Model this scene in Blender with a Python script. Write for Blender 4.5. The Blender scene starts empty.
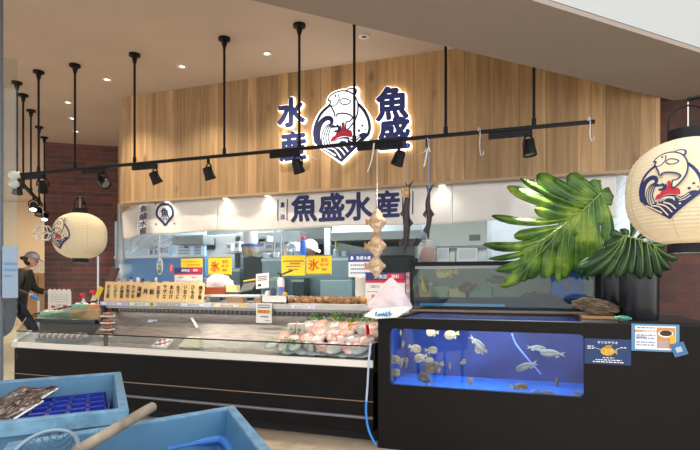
import bpy, bmesh, math, random
from mathutils import Vector, Matrix, noise as mnoise
from mathutils.geometry import tessellate_polygon
random.seed(7)
V = Vector
SC = bpy.context.scene
COL = SC.collection

# ------------------------------------------------------------------ camera
F, VH, HC = 520.0, 281.0, 1.3
TH = math.atan(F / 1485.0)
CT, ST = math.cos(TH), math.sin(TH)
cam = bpy.data.cameras.new('camera'); camo = bpy.data.objects.new('camera', cam); COL.objects.link(camo)
camo.location = (0, 0, HC); camo.rotation_euler = (math.pi / 2, 0, TH)
cam.sensor_width = 36; cam.lens = F / 700 * 36; cam.shift_y = (VH - 225) / 700
cam.clip_start = 0.05; cam.clip_end = 200
SC.camera = camo

def PD(u, v, zc):
    a = (u - 350) / F
    return V((zc * (-ST + a * CT), zc * (CT + a * ST), HC + zc * (VH - v) / F))
def PY(u, v, Y):
    return PD(u, v, Y / (CT + (u - 350) / F * ST))
def PZ(u, v, Z):
    return PD(u, v, (Z - HC) * F / (VH - v))
def XY(u, Y):
    return PY(u, VH, Y).x

# ------------------------------------------------------------------ materials
def lin(c):
    c = c / 255.0
    return c / 12.92 if c <= .04045 else ((c + .055) / 1.055) ** 2.4
def rgb(h):
    h = h.lstrip('#')
    return tuple(lin(int(h[i:i + 2], 16)) for i in (0, 2, 4)) + (1,)
_mats = {}
def M(hexc, rough=.6, metal=0., emit=0., var=.0, scale=8., bump=0., trans=0., name=None, spec=.5, stretch=(1, 1, 1), var2=None):
    key = (hexc, rough, metal, emit, var, scale, bump, trans, spec, stretch, var2)
    if key in _mats: return _mats[key]
    m = bpy.data.materials.new(name or 'paint_' + hexc.strip('#')); m.use_nodes = True
    nt = m.node_tree; b = nt.nodes['Principled BSDF']
    b.inputs['Base Color'].default_value = rgb(hexc)
    b.inputs['Roughness'].default_value = rough; b.inputs['Metallic'].default_value = metal
    b.inputs['Specular IOR Level'].default_value = spec
    if trans: b.inputs['Transmission Weight'].default_value = trans
    if emit:
        b.inputs['Emission Color'].default_value = rgb(hexc); b.inputs['Emission Strength'].default_value = emit
    if var or bump:
        tc = nt.nodes.new('ShaderNodeTexCoord'); mp = nt.nodes.new('ShaderNodeMapping'); nz = nt.nodes.new('ShaderNodeTexNoise')
        mp.inputs['Scale'].default_value = stretch
        nz.inputs['Scale'].default_value = scale; nz.inputs['Detail'].default_value = 5
        nt.links.new(tc.outputs['Object'], mp.inputs[0]); nt.links.new(mp.outputs[0], nz.inputs['Vector'])
        if var:
            cr = nt.nodes.new('ShaderNodeValToRGB')
            c = rgb(hexc); c2 = rgb(var2) if var2 else tuple(x * (1 - var) for x in c[:3]) + (1,)
            cr.color_ramp.elements[0].position = .35; cr.color_ramp.elements[1].position = .65
            cr.color_ramp.elements[0].color = c2
            cr.color_ramp.elements[1].color = c if var2 else tuple(min(1, x * (1 + var * .6)) for x in c[:3]) + (1,)
            nt.links.new(nz.outputs['Fac'], cr.inputs[0]); nt.links.new(cr.outputs[0], b.inputs['Base Color'])
            if emit: nt.links.new(cr.outputs[0], b.inputs['Emission Color'])
        if bump:
            bp = nt.nodes.new('ShaderNodeBump'); bp.inputs['Strength'].default_value = bump; bp.inputs['Distance'].default_value = .02
            nt.links.new(nz.outputs['Fac'], bp.inputs['Height']); nt.links.new(bp.outputs[0], b.inputs['Normal'])
    _mats[key] = m
    return m

def glass_mat(name, tint='#f4fafa', gloss=.12, rough=.02, refl=.5):
    m = bpy.data.materials.new(name); m.use_nodes = True; nt = m.node_tree
    for n in list(nt.nodes): nt.nodes.remove(n)
    out = nt.nodes.new('ShaderNodeOutputMaterial'); mx = nt.nodes.new('ShaderNodeMixShader')
    t = nt.nodes.new('ShaderNodeBsdfTransparent'); g = nt.nodes.new('ShaderNodeBsdfGlossy'); fr = nt.nodes.new('ShaderNodeFresnel')
    ml = nt.nodes.new('ShaderNodeMath'); ml.operation = 'MULTIPLY_ADD'; ml.inputs[1].default_value = refl; ml.inputs[2].default_value = gloss * .15
    t.inputs[0].default_value = rgb(tint); g.inputs['Roughness'].default_value = rough; fr.inputs[0].default_value = 1.4
    nt.links.new(fr.outputs[0], ml.inputs[0]); nt.links.new(ml.outputs[0], mx.inputs[0])
    nt.links.new(t.outputs[0], mx.inputs[1]); nt.links.new(g.outputs[0], mx.inputs[2]); nt.links.new(mx.outputs[0], out.inputs[0])
    return m

def film_mat(name, col, alpha, rough=.25):
    m = bpy.data.materials.new(name); m.use_nodes = True; b = m.node_tree.nodes['Principled BSDF']
    b.inputs['Base Color'].default_value = rgb(col); b.inputs['Alpha'].default_value = alpha; b.inputs['Roughness'].default_value = rough
    return m

def wood_planks(name, cols, pw, axis='X', grain=(20, 20, 1.1), rough=.55):
    """vertical boards: every board its own tone, grain along Z, dark joints and knots"""
    m = bpy.data.materials.new(name); m.use_nodes = True; nt = m.node_tree; N = nt.nodes; L = nt.links
    b = N['Principled BSDF']; b.inputs['Roughness'].default_value = rough
    tc = N.new('ShaderNodeTexCoord'); sp = N.new('ShaderNodeSeparateXYZ'); L.new(tc.outputs['Object'], sp.inputs[0])
    dv = N.new('ShaderNodeMath'); dv.operation = 'DIVIDE'; dv.inputs[1].default_value = pw; L.new(sp.outputs[axis], dv.inputs[0])
    wob = N.new('ShaderNodeMath'); wob.operation = 'SINE'; w2 = N.new('ShaderNodeMath'); w2.operation = 'MULTIPLY'; w2.inputs[1].default_value = 2.1
    L.new(dv.outputs[0], w2.inputs[0]); L.new(w2.outputs[0], wob.inputs[0])
    ad = N.new('ShaderNodeMath'); ad.operation = 'MULTIPLY_ADD'; ad.inputs[1].default_value = .3; L.new(wob.outputs[0], ad.inputs[0]); L.new(dv.outputs[0], ad.inputs[2])
    fl = N.new('ShaderNodeMath'); fl.operation = 'FLOOR'; L.new(ad.outputs[0], fl.inputs[0])
    fr = N.new('ShaderNodeMath'); fr.operation = 'FRACT'; L.new(ad.outputs[0], fr.inputs[0])
    wn = N.new('ShaderNodeTexWhiteNoise'); wn.noise_dimensions = '1D'; L.new(fl.outputs[0], wn.inputs['W'])
    mp = N.new('ShaderNodeMapping'); mp.inputs['Scale'].default_value = grain; L.new(tc.outputs['Object'], mp.inputs[0])
    off = N.new('ShaderNodeVectorMath'); off.operation = 'ADD'; L.new(mp.outputs[0], off.inputs[0]); L.new(wn.outputs['Color'], off.inputs[1])
    sc = N.new('ShaderNodeVectorMath'); sc.operation = 'SCALE'; sc.inputs['Scale'].default_value = 9.; L.new(wn.outputs['Color'], sc.inputs[0]); L.new(sc.outputs[0], off.inputs[1])
    nz = N.new('ShaderNodeTexNoise'); nz.inputs['Scale'].default_value = 1.; nz.inputs['Detail'].default_value = 6; nz.inputs['Distortion'].default_value = .6
    L.new(off.outputs[0], nz.inputs['Vector'])
    cr = N.new('ShaderNodeValToRGB'); e = cr.color_ramp.elements; e[0].color = rgb(cols[0]); e[0].position = .25; e[1].color = rgb(cols[1]); e[1].position = .75
    L.new(nz.outputs['Fac'], cr.inputs[0])
    tn = N.new('ShaderNodeMapRange'); tn.inputs['To Min'].default_value = .72; tn.inputs['To Max'].default_value = 1.22; L.new(wn.outputs['Value'], tn.inputs['Value'])
    mu = N.new('ShaderNodeVectorMath'); mu.operation = 'SCALE'; L.new(cr.outputs[0], mu.inputs[0]); L.new(tn.outputs[0], mu.inputs['Scale'])
    # knots
    vo = N.new('ShaderNodeTexVoronoi'); mp2 = N.new('ShaderNodeMapping'); mp2.inputs['Scale'].default_value = (3.2, 3.2, 1.5); L.new(tc.outputs['Object'], mp2.inputs[0]); L.new(mp2.outputs[0], vo.inputs['Vector'])
    vo.inputs['Scale'].default_value = 1.
    kr = N.new('ShaderNodeMapRange'); kr.inputs['From Min'].default_value = .03; kr.inputs['From Max'].default_value = .13; kr.inputs['To Min'].default_value = .5; L.new(vo.outputs['Distance'], kr.inputs['Value'])
    jt = N.new('ShaderNodeMapRange'); jt.inputs['From Min'].default_value = .0; jt.inputs['From Max'].default_value = .05; jt.inputs['To Min'].default_value = .3; L.new(fr.outputs[0], jt.inputs['Value'])
    m2 = N.new('ShaderNodeMath'); m2.operation = 'MULTIPLY'; L.new(kr.outputs[0], m2.inputs[0]); L.new(jt.outputs[0], m2.inputs[1])
    mu2 = N.new('ShaderNodeVectorMath'); mu2.operation = 'SCALE'; L.new(mu.outputs[0], mu2.inputs[0]); L.new(m2.outputs[0], mu2.inputs['Scale'])
    L.new(mu2.outputs[0], b.inputs['Base Color'])
    return m

def brick_mat(name, c1, c2, mortar, bw=.24, bh=.075, ms=.008, rough=.8, ax=('X', 'Z')):
    m = bpy.data.materials.new(name); m.use_nodes = True; nt = m.node_tree; N = nt.nodes; L = nt.links
    b = N['Principled BSDF']; b.inputs['Roughness'].default_value = rough
    tc = N.new('ShaderNodeTexCoord'); sp = N.new('ShaderNodeSeparateXYZ'); cb = N.new('ShaderNodeCombineXYZ')
    L.new(tc.outputs['Object'], sp.inputs[0]); L.new(sp.outputs[ax[0]], cb.inputs[0]); L.new(sp.outputs[ax[1]], cb.inputs[1])
    br = N.new('ShaderNodeTexBrick'); br.inputs['Scale'].default_value = 1; br.inputs['Brick Width'].default_value = bw; br.inputs['Row Height'].default_value = bh
    br.inputs['Mortar Size'].default_value = ms; br.inputs['Color1'].default_value = rgb(c1); br.inputs['Color2'].default_value = rgb(c2); br.inputs['Mortar'].default_value = rgb(mortar)
    br.inputs['Bias'].default_value = -.25
    L.new(cb.outputs[0], br.inputs['Vector'])
    nz = N.new('ShaderNodeTexNoise'); nz.inputs['Scale'].default_value = 9; nz.inputs['Detail'].default_value = 6; L.new(tc.outputs['Object'], nz.inputs['Vector'])
    mr = N.new('ShaderNodeMapRange'); mr.inputs['To Min'].default_value = .6; mr.inputs['To Max'].default_value = 1.35; L.new(nz.outputs['Fac'], mr.inputs['Value'])
    mu = N.new('ShaderNodeVectorMath'); mu.operation = 'SCALE'; L.new(br.outputs['Color'], mu.inputs[0]); L.new(mr.outputs[0], mu.inputs['Scale'])
    L.new(mu.outputs[0], b.inputs['Base Color'])
    bp = N.new('ShaderNodeBump'); bp.inputs['Strength'].default_value = .4; bp.inputs['Distance'].default_value = .01; bp.invert = True
    L.new(br.outputs['Fac'], bp.inputs['Height']); L.new(bp.outputs[0], b.inputs['Normal'])
    return m

BLACK = M('#131216', .5, spec=.25, name='black_metal'); BLACKM = M('#0d0b0b', .6, spec=.2, var=.3, scale=5, name='black_laminate')
STEEL = M('#aeb3b6', .28, .85, var=.12, scale=6, name='brushed_steel', stretch=(1, 1, 9)); STEELW = M('#c9ccd0', .4, .35, name='pale_steel')
STEELD = M('#6d767b', .35, .7, name='dark_steel')
WHITE = M('#efede8', .6, name='white_paint'); NAVY = M('#232c62', .55, name='navy_print'); RED = M('#c8273a', .55, name='red_print')
CHROME = M('#d8dadd', .12, 1., name='chrome')
GLASS = glass_mat('clear_glass', refl=.35); SCREEN = glass_mat('clear_screen', gloss=0., refl=.12); GLASSB = glass_mat('tank_glass', '#eef3ef', .1)
LIT = M('#fff6e0', .5, emit=1.5, name='sign_light'); LITW = M('#fff3dd', .5, emit=4., name='lamp_light')

# ------------------------------------------------------------------ mesh builder
class MB:
    def __init__(s): s.v = []; s.f = []; s.m = []; s.cur = 0
    def add(s, vs, fs, mi=None, T=None):
        o = len(s.v); mi = s.cur if mi is None else mi
        for p in vs: s.v.append(T @ V(p) if T else V(p))
        for f in fs: s.f.append([i + o for i in f]); s.m.append(mi)
        return s
    def box(s, a, b, mi=None, T=None):
        x0, y0, z0 = a; x1, y1, z1 = b
        vs = [(x0, y0, z0), (x1, y0, z0), (x1, y1, z0), (x0, y1, z0), (x0, y0, z1), (x1, y0, z1), (x1, y1, z1), (x0, y1, z1)]
        return s.add(vs, [(0, 3, 2, 1), (4, 5, 6, 7), (0, 1, 5, 4), (1, 2, 6, 5), (2, 3, 7, 6), (3, 0, 4, 7)], mi, T)
    def cbox(s, c, d, mi=None, T=None):
        c = V(c); d = V(d) / 2
        return s.box(c - d, c + d, mi, T)
    def tube(s, pts, r, n=10, mi=None, cap=True, flat=1.):
        pts = [V(p) for p in pts]; k = len(pts)
        rs = r if isinstance(r, (list, tuple)) else [r] * k
        vs = []; fs = []; prev = None
        for i, p in enumerate(pts):
            t = (pts[min(i + 1, k - 1)] - pts[max(i - 1, 0)]).normalized()
            if prev is None:
                a = V((0, 0, 1)) if abs(t.z) < .9 else V((1, 0, 0))
                x = t.cross(a).normalized()
            else:
                x = (prev - t * prev.dot(t)).normalized()
            prev = x; y = t.cross(x)
            for j in range(n):
                q = 2 * math.pi * j / n
                vs.append(p + (x * math.cos(q) + y * math.sin(q) * flat) * rs[i])
        for i in range(k - 1):
            for j in range(n):
                fs.append((i * n + j, i * n + (j + 1) % n, (i + 1) * n + (j + 1) % n, (i + 1) * n + j))
        if cap: fs.append(tuple(reversed(range(n)))); fs.append(tuple(range((k - 1) * n, k * n)))
        return s.add(vs, fs, mi)
    def lathe(s, prof, c=(0, 0, 0), n=24, mi=None, T=None, cap=True):
        c = V(c); vs = []; fs = []
        for r, z in prof:
            for j in range(n):
                q = 2 * math.pi * j / n; vs.append(c + V((r * math.cos(q), r * math.sin(q), z)))
        k = len(prof)
        for i in range(k - 1):
            for j in range(n):
                fs.append((i * n + j, i * n + (j + 1) % n, (i + 1) * n + (j + 1) % n, (i + 1) * n + j))
        if cap: fs.append(tuple(reversed(range(n)))); fs.append(tuple(range((k - 1) * n, k * n)))
        return s.add(vs, fs, mi, T)
    def prism(s, pts, ext, mi=None):
        pts = [V(p) for p in pts]; ext = V(ext); n = len(pts)
        vs = pts + [p + ext for p in pts]
        tr = tessellate_polygon([pts])
        fs = [tuple(t) for t in tr] + [tuple(i + n for i in reversed(t)) for t in tr]
        fs += [(i, (i + 1) % n, (i + 1) % n + n, i + n) for i in range(n)]
        return s.add(vs, fs, mi)
    def flat(s, pts, mi=None):
        pts = [V(p) for p in pts]
        return s.add(pts, [tuple(t) for t in tessellate_polygon([pts])], mi)
    def grid(s, fn, nu, nv, mi=None, close=False):
        vs = [fn(i / nu, j / nv) for j in range(nv + 1) for i in range(nu + 1)]
        w = nu + 1
        return s.add(vs, [(j * w + i, j * w + i + 1, (j + 1) * w + i + 1, (j + 1) * w + i) for j in range(nv) for i in range(nu)], mi)
    def ball(s, c, r, nu=16, nv=10, mi=None, fn=None, T=None):
        c = V(c); r = V(r) if not isinstance(r, (int, float)) else V((r, r, r)); vs = []; fs = []
        for j in range(nv + 1):
            ph = math.pi * j / nv
            for i in range(nu):
                q = 2 * math.pi * i / nu
                d = V((math.sin(ph) * math.cos(q), math.sin(ph) * math.sin(q), math.cos(ph)))
                k = fn(d) if fn else 1.
                vs.append(c + V((d.x * r.x, d.y * r.y, d.z * r.z)) * k)
        for j in range(nv):
            for i in range(nu):
                fs.append((j * nu + i, (j + 1) * nu + i, (j + 1) * nu + (i + 1) % nu, j * nu + (i + 1) % nu))
        return s.add(vs, fs, mi, T)
    def text(s, body, size, o, ux, uy, mi=None, bold=.0, depth=0., vert=False, wide=1., fn=None, sub=0.):
        o = V(o); ux = V(ux); uy = V(uy); nrm = ux.cross(uy).normalized()
        if vert:
            n = len(body)
            for i, ch in enumerate(body): s.text(ch, size, o + uy * size * ((n - 1) / 2 - i) * 1.02, ux, uy, mi, bold, depth, False, wide, fn, sub)
            return s
        vs, fs = glyphs(body, bold if bold < .02 else 0.)
        if sub: vs, fs = subdiv2(vs, fs, sub / size)
        if bold >= .02:
            v0, f0 = vs, fs; vs, fs = [], []; nst = len(v0)
            for i in range(9):
                dx, dy = (0, 0) if i == 8 else (bold * math.cos(i * math.pi / 4), bold * math.sin(i * math.pi / 4)); o_ = len(vs)
                vs += [(x + dx, y + dy) for x, y in v0]; fs += [[a + o_ for a in f] for f in f0]
        if fn: return s.add([fn(x * size * wide, y * size) for x, y in vs], fs, mi)
        P = [o + ux * (x * size * wide) + uy * (y * size) + (nrm * (.00025 * (i // nst)) if bold >= .02 else V((0, 0, 0))) for i, (x, y) in enumerate(vs)]
        if depth:
            n = len(P); ed = {}
            for f in fs:
                for a, b in zip(f, f[1:] + f[:1]): ed[(a, b)] = 1
            rim = [(a, b) for a, b in ed if (b, a) not in ed]
            s.add([p + nrm * depth for p in P] + P, [tuple(f) for f in fs] + [(b, a, a + n, b + n) for a, b in rim], mi)
        else: s.add(P, [tuple(f) for f in fs], mi)
        return s
    def build(s, name, mats, parent=None, origin=None, smooth=35, bevel=0., solid=0.):
        me = bpy.data.meshes.new(name)
        o = V(parent['_w']) if parent is not None else (V(origin) if origin is not None else V((0, 0, 0)))
        me.from_pydata([tuple(p - o) for p in s.v], [], s.f); me.update()
        for m in (mats if isinstance(mats, (list, tuple)) else [mats]): me.materials.append(m)
        me.polygons.foreach_set('material_index', s.m)
        bm = bmesh.new(); bm.from_mesh(me); bmesh.ops.recalc_face_normals(bm, faces=bm.faces); bm.to_mesh(me); bm.free()
        if smooth:
            me.polygons.foreach_set('use_smooth', [True] * len(me.polygons)); me.set_sharp_from_angle(angle=math.radians(smooth))
        ob = bpy.data.objects.new(name, me); COL.objects.link(ob)
        if parent is not None: ob.parent = parent
        else: ob.location = o
        ob['_w'] = tuple(o)
        if bevel:
            bv = ob.modifiers.new('bevel', 'BEVEL'); bv.width = bevel; bv.segments = 2; bv.limit_method = 'ANGLE'
        if solid:
            sd = ob.modifiers.new('thickness', 'SOLIDIFY'); sd.thickness = solid; sd.offset = 0
        return ob

_gl = {}
def glyphs(body, bold=0.):
    k = (body, bold)
    if k in _gl: return _gl[k]
    c = bpy.data.curves.new('glyph', 'FONT'); c.body = body; c.offset = bold; c.resolution_u = 3; c.align_x = 'CENTER'
    o = bpy.data.objects.new('glyph', c); COL.objects.link(o)
    dg = bpy.context.evaluated_depsgraph_get(); dg.update()
    me = bpy.data.meshes.new_from_object(o.evaluated_get(dg))
    vs = [(v.co.x, v.co.y) for v in me.vertices]; fs = [list(p.vertices) for p in me.polygons]
    bpy.data.objects.remove(o); bpy.data.curves.remove(c); bpy.data.meshes.remove(me)
    if vs:
        cx = (min(v[0] for v in vs) + max(v[0] for v in vs)) / 2; cy = (min(v[1] for v in vs) + max(v[1] for v in vs)) / 2
        vs = [(x - cx, y - cy) for x, y in vs]
    _gl[k] = (vs, fs)
    return _gl[k]
def subdiv2(vs, fs, mx):
    vs = [tuple(v) for v in vs]; tris = []
    for f in fs:
        for i in range(1, len(f) - 1): tris.append((f[0], f[i], f[i + 1]))
    for _ in range(7):
        mid = {}; new = []; ch = False
        def mm(a, b):
            k = (min(a, b), max(a, b))
            if k not in mid: mid[k] = len(vs); vs.append(((vs[a][0] + vs[b][0]) / 2, (vs[a][1] + vs[b][1]) / 2))
            return mid[k]
        lg = lambda a, b: math.hypot(vs[a][0] - vs[b][0], vs[a][1] - vs[b][1]) > mx
        for a, b, c in tris:
            e = (lg(a, b), lg(b, c), lg(c, a)); n = sum(e)
            if n == 0: new.append((a, b, c)); continue
            ch = True
            if n == 3:
                x, y, z = mm(a, b), mm(b, c), mm(c, a); new += [(a, x, z), (x, b, y), (z, y, c), (x, y, z)]
            else:
                while not (e[0] and not (n == 2 and e[2])): a, b, c = b, c, a; e = (e[1], e[2], e[0])
                if n == 1:
                    x = mm(a, b); new += [(a, x, c), (x, b, c)]
                else:
                    x, y = mm(a, b), mm(b, c); new += [(x, b, y), (a, x, y), (a, y, c)]
        tris = new
        if not ch: break
    return vs, [list(t) for t in tris]

def thing(name, label, cat, loc=(0, 0, 0), group=None):
    o = bpy.data.objects.new(name, None); o.empty_display_size = .1; COL.objects.link(o); o.location = loc; o['_w'] = tuple(loc)
    return tag(o, label, cat, group)
def tag(o, label, cat, group=None, kind=None):
    o['label'] = label; o['category'] = cat
    if group: o['group'] = group
    if kind: o['kind'] = kind
    return o
def struct(o):
    o['kind'] = 'structure'; return o
def dup(root, label, loc, rot=None, scale=None):
    r = root.copy(); COL.objects.link(r); r.location = loc; r['label'] = label
    if rot is not None: r.rotation_euler = rot
    if scale is not None: r.scale = (scale,) * 3 if isinstance(scale, (int, float)) else scale
    for ch in list(root.children):
        c = ch.copy(); COL.objects.link(c); c.parent = r
        for g in ch.children:
            d = g.copy(); COL.objects.link(d); d.parent = c
    return r
ORD = 'first second third fourth fifth sixth seventh eighth ninth tenth eleventh twelfth thirteenth fourteenth'.split()
X3, Y3, Z3 = V((1, 0, 0)), V((0, 1, 0)), V((0, 0, 1))

def sheet(name, label, cat, BL, w, h, base, items, th=.004, ux=X3, uy=Z3, group=None, legs=None, parent=None, base2=None):
    """printed board: items in 0..1 coordinates on its face"""
    BL = V(BL); ux = V(ux).normalized(); uy = V(uy).normalized(); n = ux.cross(uy).normalized()
    mats = [base]; mb = MB()
    mb.prism([BL, BL + ux * w, BL + ux * w + uy * h, BL + uy * h], -n * th, 0)
    lay = 0
    def mi(m):
        if m not in mats: mats.append(m)
        return mats.index(m)
    for it in items:
        lay += 1; off = n * (.0012 + .0004 * lay)
        if it[0] == 'r':
            _, x0, y0, x1, y1, m = it
            mb.flat([BL + ux * w * x + uy * h * y + off for x, y in ((x0, y0), (x1, y0), (x1, y1), (x0, y1))], mi(m))
        elif it[0] == 'p':
            mb.flat([BL + ux * w * x + uy * h * y + off for x, y in it[1]], mi(it[2]))
        elif it[0] in 'tv':
            _, body, x, y, sz, m = it[:6]; wd = it[6] if len(it) > 6 else 1.
            mb.text(body, sz * h, BL + ux * w * x + uy * h * y + off, ux, uy, mi(m), bold=.03 if it[0] == 'v' else .012, vert=it[0] == 'v', wide=wd)
        elif it[0] == 'l':   # lines of small illegible print: short dashes
            _, x0, y0, x1, y1, nl, m = it; rr = random.Random(nl * 7 + int(x0 * 100))
            for k in range(nl):
                yy = y1 - (k + .5) * (y1 - y0) / nl; t = (y1 - y0) / nl * .22; x = x0
                while x < x1 - .01:
                    d = min(rr.uniform(.03, .09) * (1 if w > .05 else 2), x1 - x)
                    mb.flat([BL + ux * w * a + uy * h * b + off for a, b in ((x, yy - t), (x + d, yy - t), (x + d, yy + t), (x, yy + t))], mi(m)); x += d + .02
    o = mb.build(name, mats, parent=parent, origin=None if parent else BL + ux * w / 2, smooth=0)
    if label: tag(o, label, cat, group)
    return o
def rect(u0, v0, u1, v1, Y):
    uc = (u0 + u1) / 2; vc = (v0 + v1) / 2
    x0, x1 = PY(u0, vc, Y).x, PY(u1, vc, Y).x; z0 = PY(uc, v1, Y).z; z1 = PY(uc, v0, Y).z
    return V((x0, Y, z0)), x1 - x0, z1 - z0
def cr(pts, n=6, closed=False):
    """Catmull-Rom through 2D/3D points"""
    P = [V(p) if len(p) == 3 else V((p[0], p[1], 0)) for p in pts]; k = len(P); out = []
    rng = range(k) if closed else range(k - 1)
    for i in rng:
        if closed: a, b, c, d = P[i - 1], P[i], P[(i + 1) % k], P[(i + 2) % k]
        else: a, b, c, d = P[max(i - 1, 0)], P[i], P[i + 1], P[min(i + 2, k - 1)]
        for j in range(n):
            t = j / n
            out.append(.5 * ((2 * b) + (c - a) * t + (2 * a - 5 * b + 4 * c - d) * t * t + (3 * b - a - 3 * c + d) * t ** 3))
    if not closed: out.append(P[-1])
    return out
WORLD, SUNE, EXPO = 1.25, .05, .8
# ------------------------------------------------------------------ the setting
CEIL = 3.6
def wallbox(name, p0, p1, z0, z1, th, mat, side=1):
    """upright slab from p0 to p1 (plan); its own X runs along it"""
    p0 = V((p0[0], p0[1], 0)); p1 = V((p1[0], p1[1], 0)); d = p1 - p0; L = d.length
    b = MB(); b.box((0, 0, z0), (L, th * side, z1)) if side > 0 else b.box((0, -th, z0), (L, 0, z1))
    o = b.build(name, mat, smooth=0); o.location = p0; o.rotation_euler = (0, 0, math.atan2(d.y, d.x))
    return struct(o)

# floor: pale tiles
fm = brick_mat('floor_tile', '#cfba9f', '#d5c1a7', '#b8a48d', 1.2, .6, .004, .35, ('X', 'Y'))
b = MB(); b.box((-24, -6, -.1), (9, 24, 0)); struct(b.build('floor', fm, smooth=0))

WX0, WX1, WY = -4.84, 1.06, 5.2
BR = PD(118, 281, 8.9); BL_ = PD(44.5, 281, 8.6)
oak = wood_planks('oak_boards', ('#9c7a52', '#d2ad7e'), .17)
b = MB(); b.box((WX0, WY, 2.295), (WX1, WY + .14, CEIL)); o = struct(b.build('wall_front', oak, smooth=0))
wallbox('wall_front_return', (BR.x, BR.y), (WX0, WY), 2.295, CEIL, .1, oak)
b = MB(); b.box((WX0, WY - .006, 2.27), (WX1, WY + .15, 2.294)); struct(b.build('trim_1', M('#b59a78', .5), smooth=0))

# brown ceiling up to the diagonal bulkhead
cm = M('#cdbdad', .8, var=.05, scale=1.2, name='brown_ceiling_paint')
b = MB(); b.prism([(-2.95 - 6, 4.1 - 2.95 - 6, CEIL), (1.3, 5.4, CEIL), (1.3, 5.5, CEIL), (-4.84, 5.35, CEIL), (-6.7, 7.3, CEIL), (-9, 24, CEIL), (-24, 24, CEIL), (-24, -4.85, CEIL)], (0, 0, .12)); struct(b.build('ceiling', cm, smooth=0))
# diagonal bulkhead: brown soffit, pale outer face
sm = M('#96897e', .85, var=.03, scale=1.5, name='soffit_paint'); wf = M('#aeb0ae', .8, name='pale_render')
b = MB(); q = [(-8.5, 4.12 - 8.5), (4.0, 8.12), (4.0, 7.14), (-8.5, 3.14 - 8.5)]
b.prism([(x, y, 2.9) for x, y in q], (0, 0, .03), 0)
b.prism([(x, y, 2.935) for x, y in q], (0, 0, 4.2), 1); struct(b.build('trim_2', [sm, wf], smooth=0))
# white atrium wall above the shop on the bulkhead's outer side is the bulkhead itself

# brick walls
bm1 = brick_mat('brown_brick', '#5d4440', '#8a4c42', '#6b5e58', .42, .085, .008)
wallbox('wall_left', (BL_.x, BL_.y), (BR.x, BR.y), 0, CEIL, .15, bm1)
bm2 = brick_mat('dark_brick', '#4f342e', '#6d3f35', '#4a3d38', .30, .085, .007, .75, ('X', 'Z'))
b = MB(); b.box((1.062, 5.3, 0), (5.0, 5.45, 4.6)); struct(b.build('wall_right', bm2, smooth=0))
# far corridor wall beyond the brick pier
p = PD(-120, 281, 15); r = PD(75, 281, 15); bg = M('#d3bd9c', .8, name='beige_wall_paint')
wallbox('wall_far', (p.x, p.y), (r.x, r.y), 0, 3.58, .1, bg)

# kitchen shell
ks = M('#aab3b8', .4, .25, var=.1, scale=2, name='kitchen_panel')
b = MB(); b.box((-7.0, 8.0, 0), (1.2, 8.1, 2.9)); struct(b.build('wall_back', ks, smooth=0))
tile = brick_mat('white_tile', '#dfe2e4', '#d5d9dc', '#aeb4b8', .10, .10, .004, .25, ('Y', 'Z'))
b = MB(); b.box((.985, 5.36, 0), (1.058, 8.0, 2.75)); struct(b.build('wall_kitchen_right', tile, smooth=0))
b = MB(); b.prism([(-4.9, 5.36, 2.76), (1.08, 5.36, 2.76), (1.2, 8.1, 2.76), (-7.3, 8.1, 2.76)], (0, 0, .05)); struct(b.build('ceiling_kitchen', M('#c8cccc', .7), smooth=0))
# slim steel post where tile and brick meet
b = MB(); b.tube([(1.03, 5.26, 0), (1.03, 5.26, 2.26)], .02, 12); struct(b.build('trim_3', STEEL))
# blue kitchen wall panels behind the corner
p0, p1 = PY(117, 281, 7.0), PY(203, 281, 6.9)
b = MB(); b.box((p0.x, 6.95, .9), (p1.x, 7.0, PY(150, 257, 6.95).z), 0); b.box((p0.x, 6.95, PY(150, 256.6, 6.95).z), (p1.x, 7.0, 2.3), 1)
b.box((p0.x, 6.93, PY(150, 258, 6.95).z), (p1.x, 6.949, PY(150, 256, 6.95).z), 2)
b.box((p0.x, 6.95, 0), (p1.x, 7.0, .9), 0)
struct(b.build('wall_kitchen_left', [M('#5f8fc8', .45, var=.1, scale=3), M('#b4d2ea', .4, var=.06, scale=3), STEELW], smooth=0))

# left doorway: grey post, glass leaf
q0 = PD(-16, 281, 3.0); q1 = PD(0.5, 281, 3.0); pm = M('#6f7884', .45, .2, name='post_aluminium')
wallbox('trim_4', (q0.x, q0.y), (q1.x, q1.y), 0, 4.2, .025, pm)
g0 = PD(3.7, 281, 3.03); g1 = PD(17, 281, 3.05)
wallbox('window_1', (g0.x, g0.y), (g1.x, g1.y), 0.02, 2.6, .008, GLASS)
dd = (g1 - g0).normalized(); s0 = PD(2.2, 298, 2.985); zt = PD(2.2, 246, 2.985).z
sheet('door_notice', 'pale blue notice sheet stuck on the glass beside the grey post', 'notice', s0, PD(15.6, 281, 2.985).x and (PD(15.8, 281, 3.0) - PD(2.2, 281, 3.0)).length, zt - s0.z, M('#8ea0b4', .5), [('l', .1, .48, .95, .72, 2, M('#6f8fb8')), ('l', .1, .38, .6, .47, 1, M('#6f8fb8'))], ux=dd)

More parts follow.
